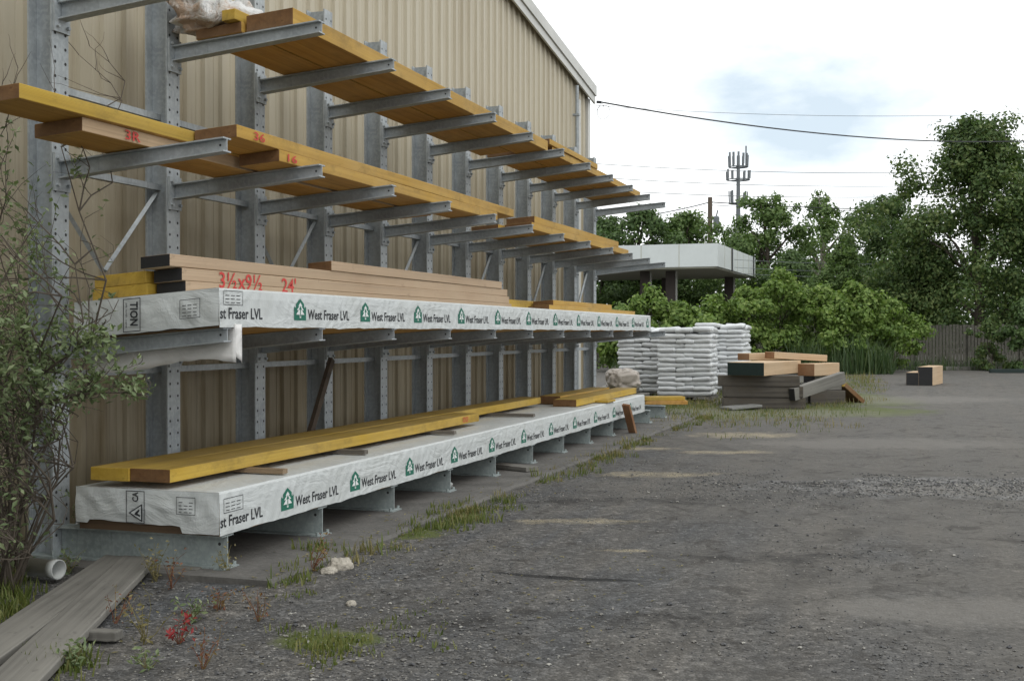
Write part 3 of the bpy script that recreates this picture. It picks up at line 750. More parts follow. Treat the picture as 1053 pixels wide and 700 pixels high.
# ------------------------------------------------------------------ pallets of bags behind the rack
def bag_mesh():
    vs=[];fs=[];n,m=32,8
    sg=lambda x,p: math.copysign(abs(x)**p,x)
    for j in range(m+1):
        ph=-math.pi/2+math.pi*j/m
        for i in range(n):
            th=2*math.pi*i/n
            p=Vector((.335*sg(math.cos(ph),.38)*sg(math.cos(th),.16),.222*sg(math.cos(ph),.38)*sg(math.sin(th),.16),.066*sg(math.sin(ph),.7)))
            p.z+=.012*mnoise.noise((p.x*6,p.y*6,j*.1)); p.x+=.012*mnoise.noise((p.y*9,p.z*20,1)); p.y+=.012*mnoise.noise((p.x*9,p.z*20,4))
            vs.append(p[:])
    for j in range(m):
        for i in range(n): fs.append((j*n+i,j*n+(i+1)%n,(j+1)*n+(i+1)%n,(j+1)*n+i))
    b=MB(); b.add(vs,fs); return b
bag0=bag_mesh().build('white_bag',M['bag'],None,smooth=True); first=[True]
def bag_stack(px,D,yaw,layers,lab,grp,plab):
    cx,cy=PX(px,D); ca,sa=math.cos(yaw),math.sin(yaw)
    P=empty('wooden_pallet',(cx,cy,GZ),plab,'pallet','wooden pallets under the bags')
    b=MB()
    for k in range(6): b.rbox((cx+(-.0)*ca-(-.6+.24*k)*sa,cy+(-.6+.24*k)*ca,GZ+.13),.12,1.32,.022,yaw)
    b.build('deck',M['grey_wood'],P)
    for s in (-.6,0,.6):
        b=MB(); b.rbox((cx+s*ca,cy+s*sa,GZ+.065),1.32,.09,.10,yaw); b.build('bearer',M['grey_wood'],P)
    for L in range(layers):
        top=(L==layers-1)
        odd=L%2
        spots=[(ix*.405,iy*.31,math.pi/2) for ix in (-1,0,1) for iy in (-1,1)] if odd else [(ix*.312,iy*.405,0) for ix in (-1,1) for iy in (-1,0,1)]
        for (bx_,by_,ang) in spots:
            if True:
                if not top and by_>-.2 and bx_<.2: continue       # nothing of these shows
                o=bag0 if first[0] else bag0.copy()
                if first[0]: first[0]=False
                else: col.objects.link(o)
                jx,jy=random.uniform(-.02,.02),random.uniform(-.022,.022)
                lx,ly=bx_+jx,by_+jy
                o.location=(cx+lx*ca-ly*sa,cy+lx*sa+ly*ca,GZ+.145+.062+L*.112+random.uniform(-.006,.006)+(random.uniform(0,.05) if top else 0))
                o.rotation_euler=(random.uniform(-.04,.04)*(3 if top else 1),random.uniform(-.04,.04)*(2.5 if top else 1),yaw+ang+random.uniform(-.03,.03)+(math.pi if random.random()<.5 else 0))
                o.scale=(random.uniform(.96,1.03),random.uniform(.97,1.03),random.uniform(.92,1.08))
                tag(o,lab,'bag',grp)
bag_stack(707.5,29.3,R(2),14,'white plastic bag on the nearest of the three bag pallets, beside the timber pile','white bags on the nearest pallet','wooden pallet under the nearest and broadest stack of white bags')
bag_stack(664,31.2,R(4),14,'greyish white bag on the pallet farthest left, half hidden by the rack','white bags on the left pallet','wooden pallet under the left stack of bags behind the rack')
bag_stack(744,32.6,R(-3),15,'white plastic bag on the tallest pallet, at back right of the three stacks','white bags on the tallest pallet','wooden pallet under the tallest stack of bags at the back right')

# weathered lumber and a tan bundle behind the end of the rack
for i,(dx,dz,L,l) in enumerate(((0,0,2.6,'bottom'),(.05,.11,2.5,'second'),(-.08,.22,2.7,'third'),(.1,.33,2.4,'fourth'))):
    x,y=PX(620,26.4)
    b=MB(); b.rbox((x+dx,y+1.2,GZ+.075+dz),L,1.0-.1*i,.09,R(4*i-5)); o=b.build('old_board',M['grey_wood'],None,bevel=.006)
    tag(o,f'grey weathered board in the pile beyond the rack end, {l} from the ground' if l!='bottom' else 'grey weathered board at the bottom of the pile beyond the rack end','board','old boards piled beyond the rack')
x,y=PX(640,26.3)
lump('rolled_bundle',(x,y,GZ+.42+.22),(.27,.34,.22),M['roll'],'tan plastic wrapped roll lying on the grey boards behind the rack end','bundle',R(-55),5,.6,.3)
x,y=PX(671,24.6)
b=MB(); b.rbox((x,y,GZ+.1),.4,.34,.2,R(15)); o=b.build('concrete_block',M['block'],None,bevel=.01); tag(o,'grey concrete block on the ground past the end of the lower pack','block')
for i,(dz,off,m,l) in enumerate(((.24,.05,'lvl_face','brown board on the concrete block past the lower pack, under the yellow one'),(.32,-.03,'lvl_bright','yellow board on top of the brown board past the lower pack'))):
    x,y=PX(682+i,24.5); b=MB(); b.rbox((x+off,y,GZ+dz),.85,.30,.075,R(-72+6*i)); o=b.build('short_board',M[m],None,bevel=.005); tag(o,l,'board')

# timber pile
def timber(label,px,D,L,W,H,z,yaw,mats,group=None,pitch=0,name='heavy_timber',bev=.012):
    """yaw is measured from straight ahead of the standing point, clockwise"""
    x,y=PX(px,D)
    b=MB(); b.box(-W/2,W/2,-L/2,L/2,-H/2,H/2,(0,0,1,0,1,0))
    o=b.build(name,mats,None,bevel=bev); o.location=(x,y,z); o.rotation_euler=(pitch,0,YAW-yaw)
    return tag(o,label,'timber',group)
M['old_tie']=wood('old_tie_wood',(.035,.031,.027),(.13,.115,.095),axis='O',bs=.8,stain=.5)
GW=M['grey_wood']; GT='timbers in the pile beyond the bags'
for i,(px,z,L,l) in enumerate(((785,.12,1.75,'dark weathered timber at the bottom of the crib, half hidden by weeds'),(784,.365,1.7,'weathered grey timber, second layer of the crib under green ended timber'),(780,.60,1.72,'weathered grey timber, third layer of the crib just below the green end'))):
    timber(l,px,26.3,L,.30,.235,GZ+z,R(93+2*i),[M['old_tie'],M['old_tie']],GT)
for i,z in enumerate((.12,.365)):
    timber(('lower','upper')[i]+' rear support timber of the crib, behind the weathered front timbers',803,28.2,1.7,.30,.235,GZ+z,R(90+3*i),[GW,M['grey_wood_x']],GT)
yw=R(31)
timber('cream timber with wide dark green end on top of the weathered crib',787,26.95,2.5,.82,.285,GZ+.865,yw,[M['cream'],M['green_end']],GT)
timber('cream timber with orange end lying on the left above the green end',783,28.1,1.3,.34,.16,GZ+1.09,R(50),[M['cream'],M['orange_end']],GT)
timber('cream timber with orange end, highest one in the crossed pile',819,28.0,1.75,.30,.15,GZ+1.09,R(56),[M['cream'],M['orange_end']],GT,R(-3))
timber('short cream timber with dark orange end at the right of the pile',842,28.0,1.3,.42,.28,GZ+.80,R(40),[M['cream'],M['orange_end']],GT)
timber('short brown timber propping the right side of the pile on the ground',846,28.3,.9,.5,.30,GZ+.15,R(75),[M['old_tie'],M['black_end']],GT)
timber('middle brown prop timber under the short cream timber at right',846,28.3,.8,.4,.35,GZ+.48,R(65),[M['grey_wood'],M['black_end']],GT)
timber('long grey weathered beam leaning up against the right of the pile',841,26.7,2.0,.15,.27,GZ+.47,R(47),[GW,M['black_end']],GT,R(9))
timber('dark amber slab with yellow edge tilted on grass at right of pile',871,28.6,.75,.5,.11,GZ+.22,R(60),[M['lvl_end'],M['lvl_bright']],GT,R(-35))
x,y=ground_pt(762,421); b=MB(); b.rbox((x,y,GZ+.06),.75,.5,.05,R(-50),R(4)); o=b.build('flat_slab',M['block'],None,bevel=.008); tag(o,'flat grey slab lying in the grass before the timber crib','slab')
GQ='timbers lying on the open gravel'
timber('smaller black ended timber of the two on the open gravel',942,38.6,1.6,.38,.40,GZ+.2,R(26),[M['cream'],M['black_end']],GQ)
timber('larger black ended timber of the two on the open gravel',957,38.6,2.0,.44,.58,GZ+.29,R(28),[M['cream'],M['black_end']],GQ)
timber('grey pole lying on the ground at the foot of the fence',990,53.2,4.2,.16,.16,GZ+.08,R(92),[GW,GW],None,0,'fence_pole')
timber('long dark green low beam at the right edge before the fence',1072,49.5,4.2,.2,.16,GZ+.08,R(94),[M['green_end'],M['green_end']],None,0,'green_beam')

# ------------------------------------------------------------------ fence at the back
fx0,fy0=PX(560,54.5); fx1,fy1=PX(1230,55.5)
dl=math.hypot(fx1-fx0,fy1-fy0); ux,uy=(fx1-fx0)/dl,(fy1-fy0)/dl; fyaw=math.atan2(uy,ux)
fn=empty('board_fence',(fx0,fy0,GZ),'dark weathered wooden picket fence at the back of the yard','fence')
sec_=0.0
while sec_<dl-1:
    b=MB(); p=sec_+.08
    while p<sec_+2.4:
        h=1.95+random.uniform(-.05,.03)
        x,y=fx0+ux*p,fy0+uy*p
        b.rbox((x+uy*.03,y-ux*.03,GZ+.05+h/2),.02,.125,h,fyaw); p+=.155
    b.build('picket_panel',M['fence'],fn)
    b=MB()
    for z in (.35,1.6):
        x,y=fx0+ux*(sec_+1.2),fy0+uy*(sec_+1.2); b.rbox((x-uy*.02,y+ux*.02,GZ+z),.05,2.38,.09,fyaw)
    b.build('rail',M['fence'],fn)
    b=MB(); x,y=fx0+ux*sec_,fy0+uy*sec_; b.rbox((x-uy*.07,y+ux*.07,GZ+1.0),.1,.1,2.0,fyaw); b.build('post',M['fence'],fn)
    sec_+=2.4

# ------------------------------------------------------------------ station canopy beyond the fence
cc=Vector((*PX(738,62),0)); 
dR=Vector((*C(.34,.94),0)).normalized(); dL=Vector((*C(-.94,.34),0)).normalized()
cn=empty('station_canopy',(cc.x,cc.y,GZ),'white flat filling station canopy beyond the fence and shrubs','canopy')
LR,LL=12.6,16.0
def slabq(b,z0,z1,ins,m=0):
    A=cc+dR*ins+dL*ins; B=cc+dR*(LR-ins)+dL*ins; Cc=cc+dR*(LR-ins)+dL*(LL-ins); Dd=cc+dR*ins+dL*(LL-ins)
    q=[A,B,Cc,Dd]; b.add([(p.x,p.y,z0) for p in q]+[(p.x,p.y,z1) for p in q],[(3,2,1,0),(4,5,6,7),(0,1,5,4),(1,2,6,5),(2,3,7,6),(3,0,4,7)],m)
b=MB(); slabq(b,4.98,6.16,0)
for k in range(1,8):
    P=cc+dL*(2.0*k)-dR*.004; b.rbox((P.x,P.y,5.57),.03,.012,1.17,math.atan2(dL.y,dL.x)-math.pi/2,0,0,1)
for k in range(1,6):
    P=cc+dR*(2.0*k)-dL*.004; b.rbox((P.x,P.y,5.57),.03,.012,1.17,math.atan2(dR.y,dR.x)-math.pi/2,0,0,1)
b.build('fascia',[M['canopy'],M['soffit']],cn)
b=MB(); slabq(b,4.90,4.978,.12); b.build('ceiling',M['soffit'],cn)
for (r,l) in ((2.2,4.3),(2.2,2.9),(10.4,1.2),(10.4,5.0)):
    P=cc+dR*r+dL*l
    b=MB(); b.rbox((P.x,P.y,2.42),.5,.42,4.95,math.atan2(dR.y,dR.x)); o=b.build('pillar',M['pier'],cn)
    b=MB(); Q=P-dL*.28; b.rbox((Q.x,Q.y,2.42),.10,.12,4.95,math.atan2(dR.y,dR.x)); b.build('pillar_pipe',M['trim'],cn)
for s in (4.2,11.8):
    P=cc+dR*s-dL*.03; b=MB(); b.rbox((P.x,P.y,5.55),.22,.05,1.28,math.atan2(dR.y,dR.x)-math.pi/2); b.build('fascia_strap',M['dark'],cn)
P=cc+dR*12.4-dL*.1; b=MB(); b.tube([(P.x,P.y,GZ),(P.x,P.y,5.0)],.09,8); b.build('corner_post',M['trim'],cn)

# ------------------------------------------------------------------ cell tower, pole, wires
x,y=PX(759,150); ct=empty('cell_tower',(x,y,GZ),'tall slim cell tower with three rings of antennas above trees','cell tower')
b=MB(); b.tube([(x,y,GZ),(x,y,14),(x,y,23.4)],[.36,.30,.19],12); b.build('mast',M['antenna'],ct)
for (z,r,nA,hA) in ((22.8,1.6,12,1.6),(21.0,1.95,12,1.15),(18.3,1.5,8,1.6)):
    b=MB(); 
    for k in range(12):
        a0,a1=2*math.pi*k/12,2*math.pi*(k+1)/12; rr=r*.72
        b.tube([(x+rr*math.cos(a0),y+rr*math.sin(a0),z-.5*hA),(x+rr*math.cos(a1),y+rr*math.sin(a1),z-.5*hA)],.07,5)
    for k in range(3): a0=2*math.pi*k/3+.4; b.tube([(x,y,z-.5*hA),(x+r*.72*math.cos(a0),y+r*.72*math.sin(a0),z-.5*hA)],.08,5)
    b.build('antenna_ring',M['antenna'],ct)
    for k in range(nA):
        a0=2*math.pi*(k+.3)/nA; rr=r*.74
        b=MB(); b.rbox((x+rr*math.cos(a0),y+rr*math.sin(a0),z+random.uniform(-.12,.18)),.13,.24,hA*random.uniform(.8,1.05),a0+math.pi/2,R(2)); b.build('antenna',M['antenna'],ct)
b=MB(); b.tube([(x+.9,y+.3,22),(x+.9,y+.3,24.6)],.10,5); b.build('whip_antenna',M['antenna'],ct)
x,y=PX(730,85); up=empty('utility_pole',(x,y,GZ),'brown wooden utility pole with a grey transformer left of the cell tower','utility pole')
b=MB(); b.tube([(x,y,GZ),(x,y,11.05)],[.22,.16],9); b.build('pole',M['pole_wood'],up)
tx,ty=PX(736.5,84.6)
b=MB(); b.tube([(tx,ty,8.5),(tx,ty,8.6),(tx,ty,9.6),(tx,ty,9.7)],[.15,.22,.22,.15],10); b.tube([(tx,ty,9.7),(tx+.1,ty,10.1)],.05,6); b.build('transformer',M['antenna'],up)
lx,ly=PX(748,84); b=MB(); b.tube([(x,y,7.4),((x+lx)/2,(y+ly)/2,7.65),(lx,ly,7.6)],.05,6); b.rbox((lx,ly,7.56),.25,.6,.12,YAW); b.build('lamp_arm',M['trim'],up)
def wire(label,p,q,sag,r,mat='wire',n=24):
    p,q=Vector(p),Vector(q); pts=[]
    for i in range(n+1):
        f=i/n; v=p.lerp(q,f); v.z-=sag*4*f*(1-f); pts.append(v)
    b=MB(); b.tube(pts,r,5); o=b.build('overhead_wire',M[mat],None); return tag(o,label,'wire','overhead wires across the sky')
def hz(py,D): return 1.6+(342-py)*D/F
wire('thick black service cable running from the roof corner over to the right',(WX+.25,24.75,hz(107,25.6)),(*PX(1180,42),hz(133,42)),.62,.017)
b=MB(); cx_,cy_=WX+.25,24.75
b.tube([(cx_+.10*math.cos(t*.7)*(.6+.1*t),cy_+.02*t,hz(107,25.6)-.18+.16*math.sin(t*.7)) for t in range(14)],.005,5); b.tube([(cx_-.08,cy_-.05,hz(107,25.6)),(cx_,cy_,hz(107,25.6))],.03,6)
o=b.build('cable_loop',M['wire'],None); tag(o,'small coil of loose cable hanging at the roof corner','cable')
for (ya,yb,D,r,m,l) in ((163,165,110,.028,'wire_pale','upper one of three parallel grey wires crossing behind the cell tower'),
      (177,178.5,110,.028,'wire_pale','middle one of three parallel grey wires crossing behind the cell tower'),
      (190,188,110,.030,'wire_pale','lower one of three parallel grey wires crossing behind the cell tower'),
      (103,108,110,.020,'wire_pale','faint grey wire highest in the sky above the thick service cable')):
    wire(l,(*PX(540,D),hz(ya,D)),(*PX(1200,D),hz(yb+1,D)),1.2,r,m)
wire('doubled lower wire rising to the utility pole from the left',(*PX(560,88),hz(226,88)),(*PX(730,85.3),hz(208,85.3)),.5,.035)
wire('doubled lower wire leaving the utility pole toward the right',(*PX(730,85.3),hz(208,85.3)),(*PX(1200,92),hz(207,92)),.6,.035)
wire('thin wire just under the doubled one, right of the utility pole',(*PX(730,85.3),hz(211,85.3)),(*PX(1200,92),hz(211,92)),.5,.02)
for (py,l) in ((267,'highest pale cable in front of the trees right of the canopy'),(275,'middle pale cable in front of the trees right of the canopy'),(281,'lowest pale cable in front of the trees right of the canopy')):
    wire(l,(*PX(755,64),hz(py,64)),(*PX(1000,66),hz(py+3,66)),.15,.012,'antenna')

# ------------------------------------------------------------------ vegetation
rng=np.random.default_rng(5)
def leaf_faces(cen,size,up=.5,asp=.55,outw=None):
    n=len(cen)
    nrm=rng.normal(size=(n,3)); nrm/=np.linalg.norm(nrm,axis=1,keepdims=True)
    if outw is None: nrm[:,2]=np.abs(nrm[:,2])+up
    else: nrm=outw*1.15+nrm*.75+np.array([0,0,up*.5])
    nrm/=np.linalg.norm(nrm,axis=1,keepdims=True)
    t=rng.normal(size=(n,3)); t-=nrm*(t*nrm).sum(1,keepdims=True); t/=np.linalg.norm(t,axis=1,keepdims=True)
    s=np.cross(nrm,t); sz=size if isinstance(size,np.ndarray) else np.full(n,size); sz=(sz*rng.uniform(.6,1.35,n))[:,None]
    a=cen-t*sz*.5; c=cen+t*sz*.5; mid=cen+nrm*sz*.08
    l=mid+s*sz*asp*.5; r=mid-s*sz*asp*.5
    v=np.stack([a,r,c,l],1).reshape(-1,3)
    f=np.arange(n*4).reshape(-1,4)
    return v,f
def leaf_obj(name,v,f,mat,parent=None):
    me=bpy.data.meshes.new(name); me.from_pydata(v.tolist(),[],f.tolist()); me.materials.append(mat)
    o=bpy.data.objects.new(name,me); col.objects.link(o)
    if parent: adopt(o,parent)
    return o
def tree(label,px,D,H,r,low,nclump,nleaf,leaf,mat,bark='bark',group=None,cat='tree',name='leafy_tree',spread=.30,shape=1.0,trunk_r=None,squash=1.0,narrow_top=.55):
    x,y=PX(px,D); t=empty(name,(x,y,GZ),label,cat,group)
    # clump centres inside an uneven crown
    ang=rng.uniform(0,2*np.pi,nclump); hgt=rng.beta(1.3,.9,nclump)
    zz=low+(H-low)*hgt
    prof=np.sin(np.pi*np.clip(hgt*.86+.12,0,1))**.7*(1-(1-narrow_top)*hgt)
    lob=1+.22*np.sin(ang*3+hgt*7+px)+.15*np.sin(ang*5-hgt*11)
    rad=r*prof*lob*np.sqrt(rng.uniform(.12,1,nclump))*rng.uniform(.82,1.25,nclump); zz=zz+rng.normal(0,.03*(H-low),nclump)
    cen=np.stack([x+rad*np.cos(ang),y+rad*np.sin(ang)*squash,zz],1)
    csz=spread*r*rng.uniform(.55,1.25,nclump)*(.6+.5*prof)
    per=rng.multinomial(nleaf,csz**1.5/np.sum(csz**1.5))
    pts=[]; ow=[]
    for c,s,k in zip(cen,csz,per):
        d=rng.normal(size=(k,3)); d/=np.linalg.norm(d,axis=1,keepdims=True)
        pts.append(c+d*(s*np.where(rng.random(k)<.25,rng.uniform(.9,1.55,k),rng.uniform(.2,1.0,k)**.6))[:,None]*np.array([1,1,.75])); ow.append(d)
    pts=np.concatenate(pts); v,f=leaf_faces(pts,leaf,.6,.62,np.concatenate(ow))
    leaf_obj('crown',v,f,mat,t)
    b=MB(); tr=trunk_r or .028*H
    top=low+(H-low)*.8
    spine=[(x+.12*math.sin(i*1.3+px),y+.12*math.cos(i*1.7+px),GZ-.05+(top-GZ)*i/6) for i in range(7)]
    b.tube(spine,[tr*(1-.13*i) for i in range(7)],8)
    for k in rng.permutation(nclump)[:min(nclump,16)]:
        c=cen[k]; z0=max(.25*low+.4,c[2]-.35*(H-low)*.6-.5); z0=min(z0,top)
        i=min(5,int(6*z0/top)); s=Vector(spine[i]).lerp(Vector(spine[i+1]),.5); e=Vector(c)
        m=s.lerp(e,.5)+Vector((0,0,.12*(e-s).length)); b.tube([s,m,e],[tr*.38,tr*.22,tr*.07],6)
    b.build('trunk',M[bark],t,smooth=True)
    return t
GTr='trees beyond the fence'; GSh='light green shrubs along the fence'
tree('slim dark tree beside the building corner, left of the canopy',618,82,9.1,3.4,1.0,70,11000,.25,M['leaf_dark'],group=GTr,spread=.24,narrow_top=.95)
tree('dark leafy tree above the left part of the canopy',657,80,9.5,3.6,1.0,80,13000,.25,M['leaf_dark'],group=GTr,spread=.23,narrow_top=.95)
tree('dark tree just left of the utility pole, above the canopy',703,82,9.5,3.7,1.0,80,13000,.25,M['leaf_mid'],group=GTr,spread=.23,narrow_top=.95)
tree('broad round green tree at the foot of the cell tower',788,78,10.2,3.6,.8,110,19000,.23,M['leaf_mid'],group=GTr,narrow_top=.85,spread=.23)
tree('thin airy tree with pale trunk showing sky through its crown',846,88,11.2,3.3,2.0,70,5600,.27,M['leaf_mid'],'bark_pale',GTr,spread=.22,narrow_top=.8)
tree('dark round topped tree immediately left of the big right hand tree',910,78,10.3,3.3,.8,90,14000,.24,M['leaf_dark'],group=GTr,narrow_top=.8,spread=.23)
tree('lighter green feathery tree below the thin airy tree',866,63,5.9,2.1,.6,64,9000,.17,M['leaf_mid'],group=GTr,narrow_top=.6,spread=.25)
tree('small dark tree filling the gap right of the canopy end',812,72,5.9,2.8,.3,60,9000,.22,M['leaf_dark'],group=GTr,spread=.25)
tree('huge dense dark green tree towering at the right edge behind fence',1005,57.6,11.4,4.9,1.0,220,54000,.19,M['leaf_big'],group=GTr,spread=.175,narrow_top=.72,squash=.6,trunk_r=.3)
tree('shorter dense tree at the right border beside the huge tree',1072,60,9.6,4.0,.8,110,20000,.21,M['leaf_dark'],group=GTr,squash=.6,spread=.22)
tree('dark low tree hugging the left foot of the huge tree',938,60,6.6,2.4,.4,70,12000,.18,M['leaf_big'],group=GTr,spread=.25)
# far woods: one mass
n=40000; X_=rng.uniform(-2,52,n); D_=rng.uniform(93,104,n); n=n
hh=np.array([6.6+1.6*mnoise.noise((x*.22,.5,0))+.9*mnoise.noise((x*.7,2,0)) for x in X_]); z_=GZ+hh*rng.uniform(0,1,n)**.85
xy=np.array([C(a,d) for a,d in zip(X_,D_)])
v,f=leaf_faces(np.column_stack([xy,z_]),.42,.5,.7); o=leaf_obj('distant_woods',v,f,M['leaf_dark']); tag(o,'dark mass of distant woods closing the view behind everything','woods',kind='stuff')
shr=[(640,51.5,2.6,1.4),(667,50,3.25,1.3),(703,49.5,2.7,1.35),(735,51,2.95,1.2),(768,50,3.3,1.35),(804,50.5,4.0,1.6),(843,50,3.35,1.35),(880,50.8,3.6,1.35),(917,51.3,2.9,1.25)]
lab=['light green shrub seen under the rack arms near the building corner','light green shrub rising behind the left pallet of bags','light green shrub behind the nearest pallet of bags','light green shrub behind the tallest pallet of bags',
 'tall light green shrub right of the bags below the canopy end','tallest light green shrub behind the timber pile','light green shrub behind the right end of timber pile','light green shrub overhanging the reeds by the fence','rightmost light green shrub next to the bare fence boards']
for (px,D,H,r),l in zip(shr,lab):
    tree(l,px,D,H,r,.2,52,5600,.19,M['leaf_bush'],group=GSh,cat='shrub',name='leafy_shrub',spread=.28,trunk_r=.05,narrow_top=.9)
tree('dark vine clump hanging over the fence at the right',1018,52.5,2.4,.85,.1,24,2400,.15,M['leaf_big'],cat='vine',name='fence_vine',trunk_r=.03)
tree('dark green weedy bush at the right edge in front of fence',1054,51.5,2.9,1.3,.1,30,3200,.18,M['leaf_dark'],cat='bush',name='weedy_bush',trunk_r=.04)
# near shrub at the left, in front of the first column
def near_shrub():
    x,y=PX(20,7.75); t=empty('leafy_bush',(x,y,GZ),'straggly light green bush climbing past the nearest rack column at left','bush')
    b=MB(); pts=[]; szs=[]
    def XL(z): return -2.22 if 1.1<z<1.65 else (-2.86 if z<1.1 else (-2.70 if z<2.1 else -2.80))
    def branch(p,d,L,r,dep):
        q=[Vector(p)]; dd=Vector(d).normalized(); k=6
        for i in range(k):
            if q[-1].x*CA+q[-1].y*SA>XL(q[-1].z)-.06: dd=(dd+Vector((-CA,-SA,.15))*.8).normalized()
            if q[-1].x*CA+q[-1].y*SA>XL(q[-1].z)+.08 and i>0: break
            dd=(dd+Vector((random.gauss(0,.16),random.gauss(0,.16),random.gauss(.02,.12)))).normalized(); q.append(q[-1]+dd*(L/k))
        k=len(q)-1
        if k<1: return
        b.tube(q,[r*(1-.12*i) for i in range(k+1)],5)
        if dep>0:
            for i in range(1,k+1):
                for _ in range(2 if dep>1 else 1):
                    e=(dd+Vector((random.gauss(0,.75),random.gauss(0,.6),random.gauss(.15,.5)))).normalized()
                    branch(q[i],e,L*random.uniform(.25,.45),r*.5,dep-1)
        if dep<2:
            for i in range(1,k+1):
                for _ in range(7 if dep==0 else 3):
                    o_=Vector((random.gauss(0,.03),random.gauss(0,.03),random.gauss(0,.03))); pts.append((q[i]+o_)[:])
    def at(px,D,z): return Vector((*PX(px,D),z))
    for (p0,p1) in (((4,7.9,GZ),(18,7.5,2.95)),((8,7.8,GZ),(34,7.5,2.6)),((0,7.8,GZ),(50,7.4,2.05)),((14,8.0,GZ),(42,7.6,2.45)),((8,7.9,GZ),(2,7.6,2.5)),((18,7.8,GZ),(62,7.4,1.75)),((12,7.75,GZ),(104,7.3,1.45)),((8,7.7,GZ),(75,7.4,1.3)),((16,7.9,.0),(112,7.4,1.38)),((5,7.6,GZ),(-14,7.4,2.1)),((14,7.6,GZ),(30,7.3,1.3)),((2,7.7,GZ),(8,7.3,.9)),((30,7.55,1.0),(125,7.35,1.42)),((36,7.55,1.15),(112,7.3,1.28)),((34,7.5,1.3),(100,7.35,1.62))):
        a,c_=at(*p0),at(*p1); branch(a,c_-a,(c_-a).length*1.04,.012,2)
    b.build('stems',M['bark'],t)
    P=np.array(pts); z=P[:,2]
    lim=np.array([-2.24 if 1.1<zz<1.65 else (-2.84 if zz<1.1 else (-2.70 if zz<2.1 else -2.76)) for zz in z])
    X=P[:,0]*CA+P[:,1]*SA; D=-P[:,0]*SA+P[:,1]*CA
    keep=(X<lim+rng.normal(0,.06,len(X)))&(X>-3.6)&(z<2.95)&(D>6.6)&(rng.random(len(X))<np.where(z<.9,.26,1.0))
    P=P[keep]; 
    if len(P)>5600: P=P[rng.permutation(len(P))[:5600]]
    v,f=leaf_faces(P,.050,.3,.45); leaf_obj('foliage',v,f,M['leaf_near'],t)
near_shrub()
# grass: blades as narrow curved triangles
def blades(spots,mat,name,label,hrange):
    V=[];Fc=[]
    for (x,y,r,n,hm) in spots:
        for _ in range(n):
            a=random.uniform(0,6.283); d=r*math.sqrt(random.random()); px_,py_=x+d*math.cos(a),y+d*math.sin(a)
            h=random.uniform(*hrange)*hm; w=random.uniform(.0025,.006)*(1+h*3); th=random.uniform(0,6.283); ln=random.uniform(.1,.7)*h
            z=gh(px_,py_) if py_<40 else GZ; 
            if px_<-3.95 and py_>6.95: z=0
            cx_,sx_=math.cos(th),math.sin(th); k=len(V)
            V+= [(px_-sx_*w,py_+cx_*w,z),(px_+sx_*w,py_-cx_*w,z),(px_+cx_*ln*.4+sx_*w*.7,py_+sx_*ln*.4-cx_*w*.7,z+h*.6),(px_+cx_*ln*.4-sx_*w*.7,py_+sx_*ln*.4+cx_*w*.7,z+h*.6),(px_+cx_*ln,py_+sx_*ln,z+h)]
            Fc+=[(k,k+1,k+2,k+3),(k+3,k+2,k+4)]
    b=MB(); b.v=V; b.f=Fc; b.m=[0]*len(Fc)
    me=bpy.data.meshes.new(name); me.from_pydata(V,[],Fc); me.materials.append(M[mat]); o=bpy.data.objects.new(name,me); col.objects.link(o)
    return tag(o,label,'grass',kind='stuff')
sp=[]; sd=[]
for i in range(240):
    y=random.uniform(7.3,24); dens=max(0,mnoise.noise((y*.8,1,0))+.35)
    if random.random()<dens:
        x=-3.93+abs(random.gauss(.02,.16))+.0*y
        (sp if random.random()<.6 else sd).append((x,y,random.uniform(.05,.2),random.randint(10,40),random.uniform(.3,.9)))
for i in range(34):                                   # tuft where the gravel runs up to the concrete
    y=random.gauss(9.9,.6); sp.append((-3.80+random.gauss(0,.13),y,.14,34,random.uniform(.3,.75)))
for (px,py,rx,ry,n,hm) in ((300,600,12,10,10,.8),(340,662,35,16,26,.55),(60,685,30,14,30,1.0),(420,640,40,20,8,.4),(330,575,20,10,10,.9),(10,610,25,20,26,1.3),(12,632,14,10,16,1.2),(85,566,12,5,12,1.0)):
    for _ in range(n):
        x,y=ground_pt(px+random.gauss(0,rx*.6),py+random.gauss(0,ry*.6)); sp.append((x,y,.09,16,hm*random.uniform(.4,1.0)))
for _ in range(620):
    px,py=random.uniform(640,905),random.gauss(409,12)
    if py<394: py=394+random.random()*10
    if px>760: py=max(py,404-(px-760)*.12)+(0 if px<830 else -14*(px-830)/75)
    x,y=ground_pt(px,max(384,py)); (sp if random.random()<.62 else sd).append((x,y,.45,random.randint(14,44),random.uniform(.4,1.1) if (random.random()<.84 or py>411) else random.uniform(1.5,3.2)))
blades(sp,'grass','grass','patchy green grass along the edge of the concrete and around the piles',(.03,.13))
blades(sd,'grass_dry','dry_grass','dry yellowish grass growing around the piles and the concrete edge',(.04,.16))
rd=[(*PX(random.uniform(822,912),random.uniform(47.5,51)),.5,34,random.uniform(5,11.5)) for _ in range(75)]
rd+=[(*PX(random.uniform(640,822),random.uniform(47,50)),.6,30,random.uniform(2.5,6)) for _ in range(60)]
rd+=[(*PX(random.uniform(905,1090),random.uniform(52.8,54)),.5,26,random.uniform(1.5,5)) for _ in range(50)]
blades(rd,'reed','reeds','dark green reeds standing in front of the fence',(.08,.16))
